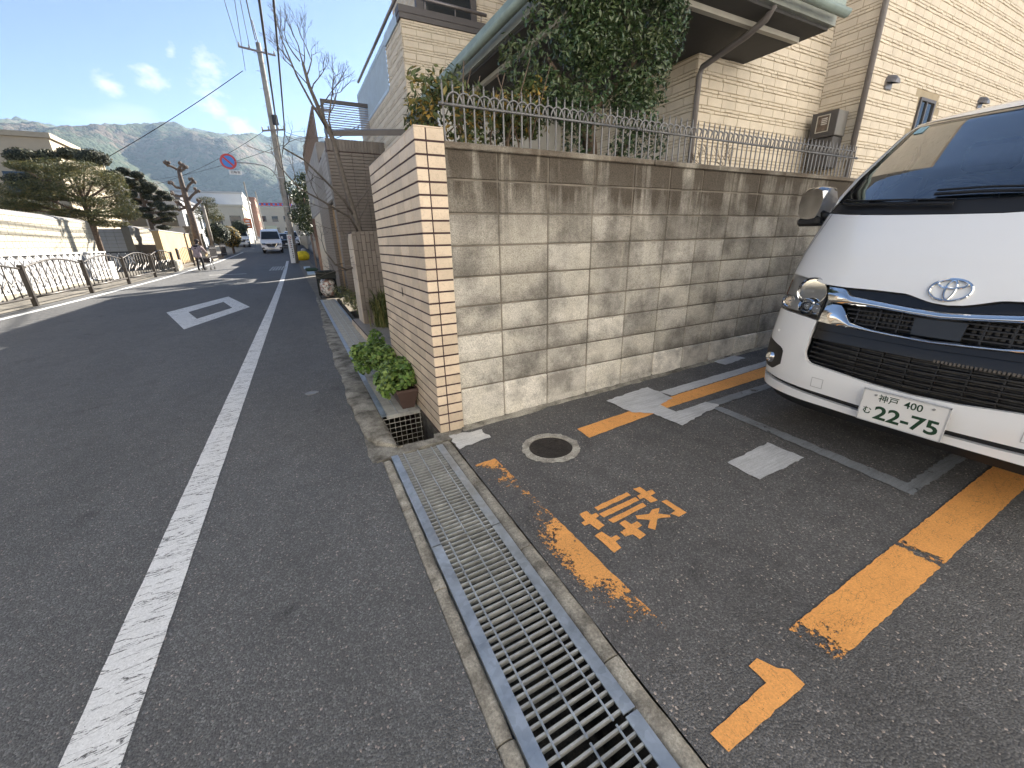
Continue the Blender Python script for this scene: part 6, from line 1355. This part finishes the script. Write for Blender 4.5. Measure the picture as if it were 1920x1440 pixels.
m.tube([(-.2, .67, .70), (.2, .67, .70)], .012, 6); m.tube([(-.21, .8, .35), (.21, .8, .35)], .012, 6); m.build('frame', galv('walker_tube', (.45, .46, .47), .4, .6), wk, True)
m = MB(); m.cbox(-.18, .18, .66, .88, .38, .62, .03); m.build('bag', Mhat, wk)
for s_ in (-1, 1):
    for y in (.52, .88): m = MB(); m.lathe([(.06, -.018), (.075, -.015), (.075, .015), (.06, .018)], (s_*.215, y, .075), 16, 'x'); m.build('wheel', Mrub, wk)
# ------------------------------------------------------------------ far vehicles
def car(label, name, x, y, L_, W_, H_, paint_, face=-1, van=False, cat='car', rz=0., nose='dark'):
    """simple but complete vehicle, front towards -Y"""
    t = thing(name, label, cat); t.location = (x, y, zr(y)); t.rotation_euler = (math.atan(.0432) if y > 40 else 0, 0, rz)
    hs = ([(0, .30, .42), (-.0, .55, .5), (.10, .92, .5), (.42, 1.12, .49), (1.05, H_-.14, .42), (1.4, H_, .40)] if van else [(0, .28, .42), (.0, .50, .5), (.12, .78, .5), (.95, .95, .49), (1.7, H_-.06, .40), (2.1, H_, .39)])
    m = MB(); vs = []; prof = [(u, z, w) for u, z, w in hs]
    back = [(L_-.4, H_, .39), (L_-.05, 1.0, .48), (L_, .5, .49), (L_, .3, .45)]
    ring_ = prof+back
    for s_ in (-1, 1): vs += [(s_*w*W_, u, z) for u, z, w in ring_]
    n = len(ring_); fs = [(i, i+1, n+i+1, n+i) for i in range(n-1)]+[tuple(range(n-1, -1, -1)), tuple(range(n, 2*n)), (n-1, 0, n, 2*n-1)]
    m.add(vs, fs); o = m.build('body', paint_, t); bv = o.modifiers.new('bevel', 'BEVEL'); bv.width = .06; bv.segments = 3; bv.limit_method = 'ANGLE'; smoothmesh(o, 60)
    (u0, z0, w0), (u1, z1, w1) = (hs[3], hs[4]); f0, f1 = .10, .96; P_ = lambda f, s_, k_: (s_*W_*((w0+(w1-w0)*f)-k_), u0+(u1-u0)*f-.02, z0+(z1-z0)*f+.012)
    m = MB(); m.add([P_(f0, -1, .05), P_(f0, 1, .05), P_(f1, 1, .05), P_(f1, -1, .05)], [(0, 1, 2, 3)]); m.build('windscreen', Mglass, t)
    for s_ in (-1, 1):
        m = MB(); xx = s_*(W_*.445+.03); m.add([(s_*(W_*.475+.012), u1+.15, z0+.05), (s_*(W_*.475+.012), L_-.6, z0+.05), (s_*(W_*.405+.03), L_-.7, H_-.18), (s_*(W_*.405+.03), u1+.3, H_-.18)], [(0, 1, 2, 3)]); m.build('side_window', Mglass, t)
        m = MB(); m.cbox(s_*W_*.36-.17, s_*W_*.36+.17, -.03, .10, .74 if van else .58, .90 if van else .72, .03); m.build('headlight', Mchrome, t)
        m = MB(); m.cbox(s_*(W_*.5+.08)-.08, s_*(W_*.5+.08)+.08, .75, .86, 1.22 if van else 1.0, 1.42 if van else 1.14, .03); m.build('mirror', paint_, t)
        m = MB(); m.cbox(s_*W_*.40-.09, s_*W_*.40+.09, -.025, .03, .42, .54, .02); m.build('fog_lamp', Mblack, t)
        for u in (.85, L_-.85): m = MB(); m.lathe([(.18, -.1), (.30, -.1), (.32, -.07), (.32, .07), (.30, .1), (.18, .1)], (s_*(W_*.5-.13), u, .32), 18, 'x'); w_ = m.build('wheel', Mrub, t); m = MB(); m.lathe([(.19, -.09*s_), (.05, .095*s_), (.002, .1*s_)], (s_*(W_*.5-.13), u, .32), 14, 'x'); m.build('rim', Mrim, w_)
    m = MB(); m.add([(-.42, -.02, .84), (.42, -.02, .84), (.26, -.03, .56), (-.26, -.03, .56), (-.42, .06, .84), (.42, .06, .84), (.26, .06, .56), (-.26, .06, .56)], [(3,2,1,0),(4,5,6,7),(0,1,5,4),(1,2,6,5),(2,3,7,6),(3,0,4,7)]); g_ = m.build('grille', Mblack, t)
    if van:
        for s_ in (-1, 1): m = MB(); m.tube([(s_*.46, -.05, .86), (s_*.28, -.06, .56), (0, -.06, .55)], .028, 6); m.build('chrome_v', Mchrome, g_)
        m = MB(); m.lathe([(.075, -.05), (.075, -.06)], (0, 0, .76), 18, 'y'); m.build('badge', Mchrome, g_)
    m = MB(); m.cbox(-.165, .165, -.045, -.03, .40, .56, .004); m.build('number_plate', Mplate, t)
    return t
car('white van with a dark V shaped grille driving towards the viewer far up the street', 'oncoming_van', -1.12, 43.7, 4.7, 1.69, 2.0, Mpaint, van=True, cat='van')
Mpb = NT('car_black_paint').col((.02, .022, .028)).rough(.15).m; Mps = NT('car_silver_paint').col((.5, .52, .54)).rough(.25).metal(.4).m
car('black car half hidden behind the oncoming white van', 'black_car', .15, 52, 4.2, 1.7, 1.5, Mpb); car('white car behind the black car at the right far up the street', 'white_car', .75, 58, 4.2, 1.7, 1.6, Mpaint); car('small white wagon parked on the left beyond the round hedges', 'parked_wagon', -4.3, 57, 3.4, 1.48, 1.85, Mpaint, van=True, rz=.05)
# ------------------------------------------------------------------ hills and air
random.seed(77)
from mathutils import noise as mn
def hill(name, y0, y1, ridge, x0, x1, nx, ny, m_, amp, seed):
    m = MB(); vs = []
    for j in range(ny+1):
        t = j/ny; y = y0+(y1-y0)*t
        for i in range(nx+1):
            x = x0+(x1-x0)*i/nx; f = t**.85
            n1 = mn.fractal(Vector((x/330+seed+y/1900, y/800, seed)), 1.4, 2., 4); n2 = mn.noise(Vector((x/20, y/20, seed))); n3 = mn.noise(Vector((x/9, y/9, seed)))
            z = ridge(x)*f+(-abs(n1)*1.1+.25)*amp*max(0, math.sin(min(1, t/.97)*math.pi))**.75+(n2*5.5+n3*5.0)*min(1, t*4)
            vs.append((x, y+n1*30, z+zr(min(y, 300))*0+24*(1-t)))
    m.add(vs, [(j*(nx+1)+i, j*(nx+1)+i+1, (j+1)*(nx+1)+i+1, (j+1)*(nx+1)+i) for j in range(ny) for i in range(nx)])
    return struct(name, m, m_, True)
k = NT('wooded_hill'); v = k.voro(.085, out=1); sp = k.n.new('ShaderNodeSeparateColor'); k.l.new(v, sp.inputs[0]); n = k.noise(.0055, 5, .6); d = k.voro(.085)
q = k.mix(sp.outputs[0], (.07, .052, .036), (.135, .10, .07)); q = k.mix(k.ramp(k.math('ADD', n, k.math('MULTIPLY', sp.outputs[1], .18)), [(.47, 0), (.62, 1)]), q, k.mix(sp.outputs[2], (.028, .042, .02), (.055, .068, .034)))
k.col(q).rough(.95).spec(.1).bump(k.math('SUBTRACT', k.noise(.2, 2), d), .8, 4.)
RX = [-2600, -1500, -782, -719, -712, -670, -635, -605, -548, -456, -377, -312, -234, -148, -56, 20, 144, 400, 800, 1500]; RZ = [300, 400, 407, 414, 420, 424, 415, 390, 391, 419, 426, 446, 442, 432, 430, 424, 434, 415, 380, 300]
hill('hills', 700, 2200, lambda x: interp(x, RX, RZ)+4*mn.noise(Vector((x/40, 3, 0))), -1900, 1000, 460, 150, k.m, 150, 4.2)
S.cycles.volume_bounces = 0; S.cycles.max_bounces = 6; S.cycles.diffuse_bounces = 4; S.cycles.glossy_bounces = 3; S.cycles.transparent_max_bounces = 12
hz = MB(); hz.box(-2600, 1500, -400, 2600, -2, 520); k = NT('haze_air'); k.n.remove(k.p); pv = k.n.new('ShaderNodeVolumePrincipled'); pv.inputs['Color'].default_value = (.55, .75, 1, 1); pv.inputs['Density'].default_value = .00014; pv.inputs['Anisotropy'].default_value = .3; k.l.new(pv.outputs[0], k.out.inputs['Volume'])
ho_ = hz.build('haze', k.m); ho_['kind'] = 'stuff'
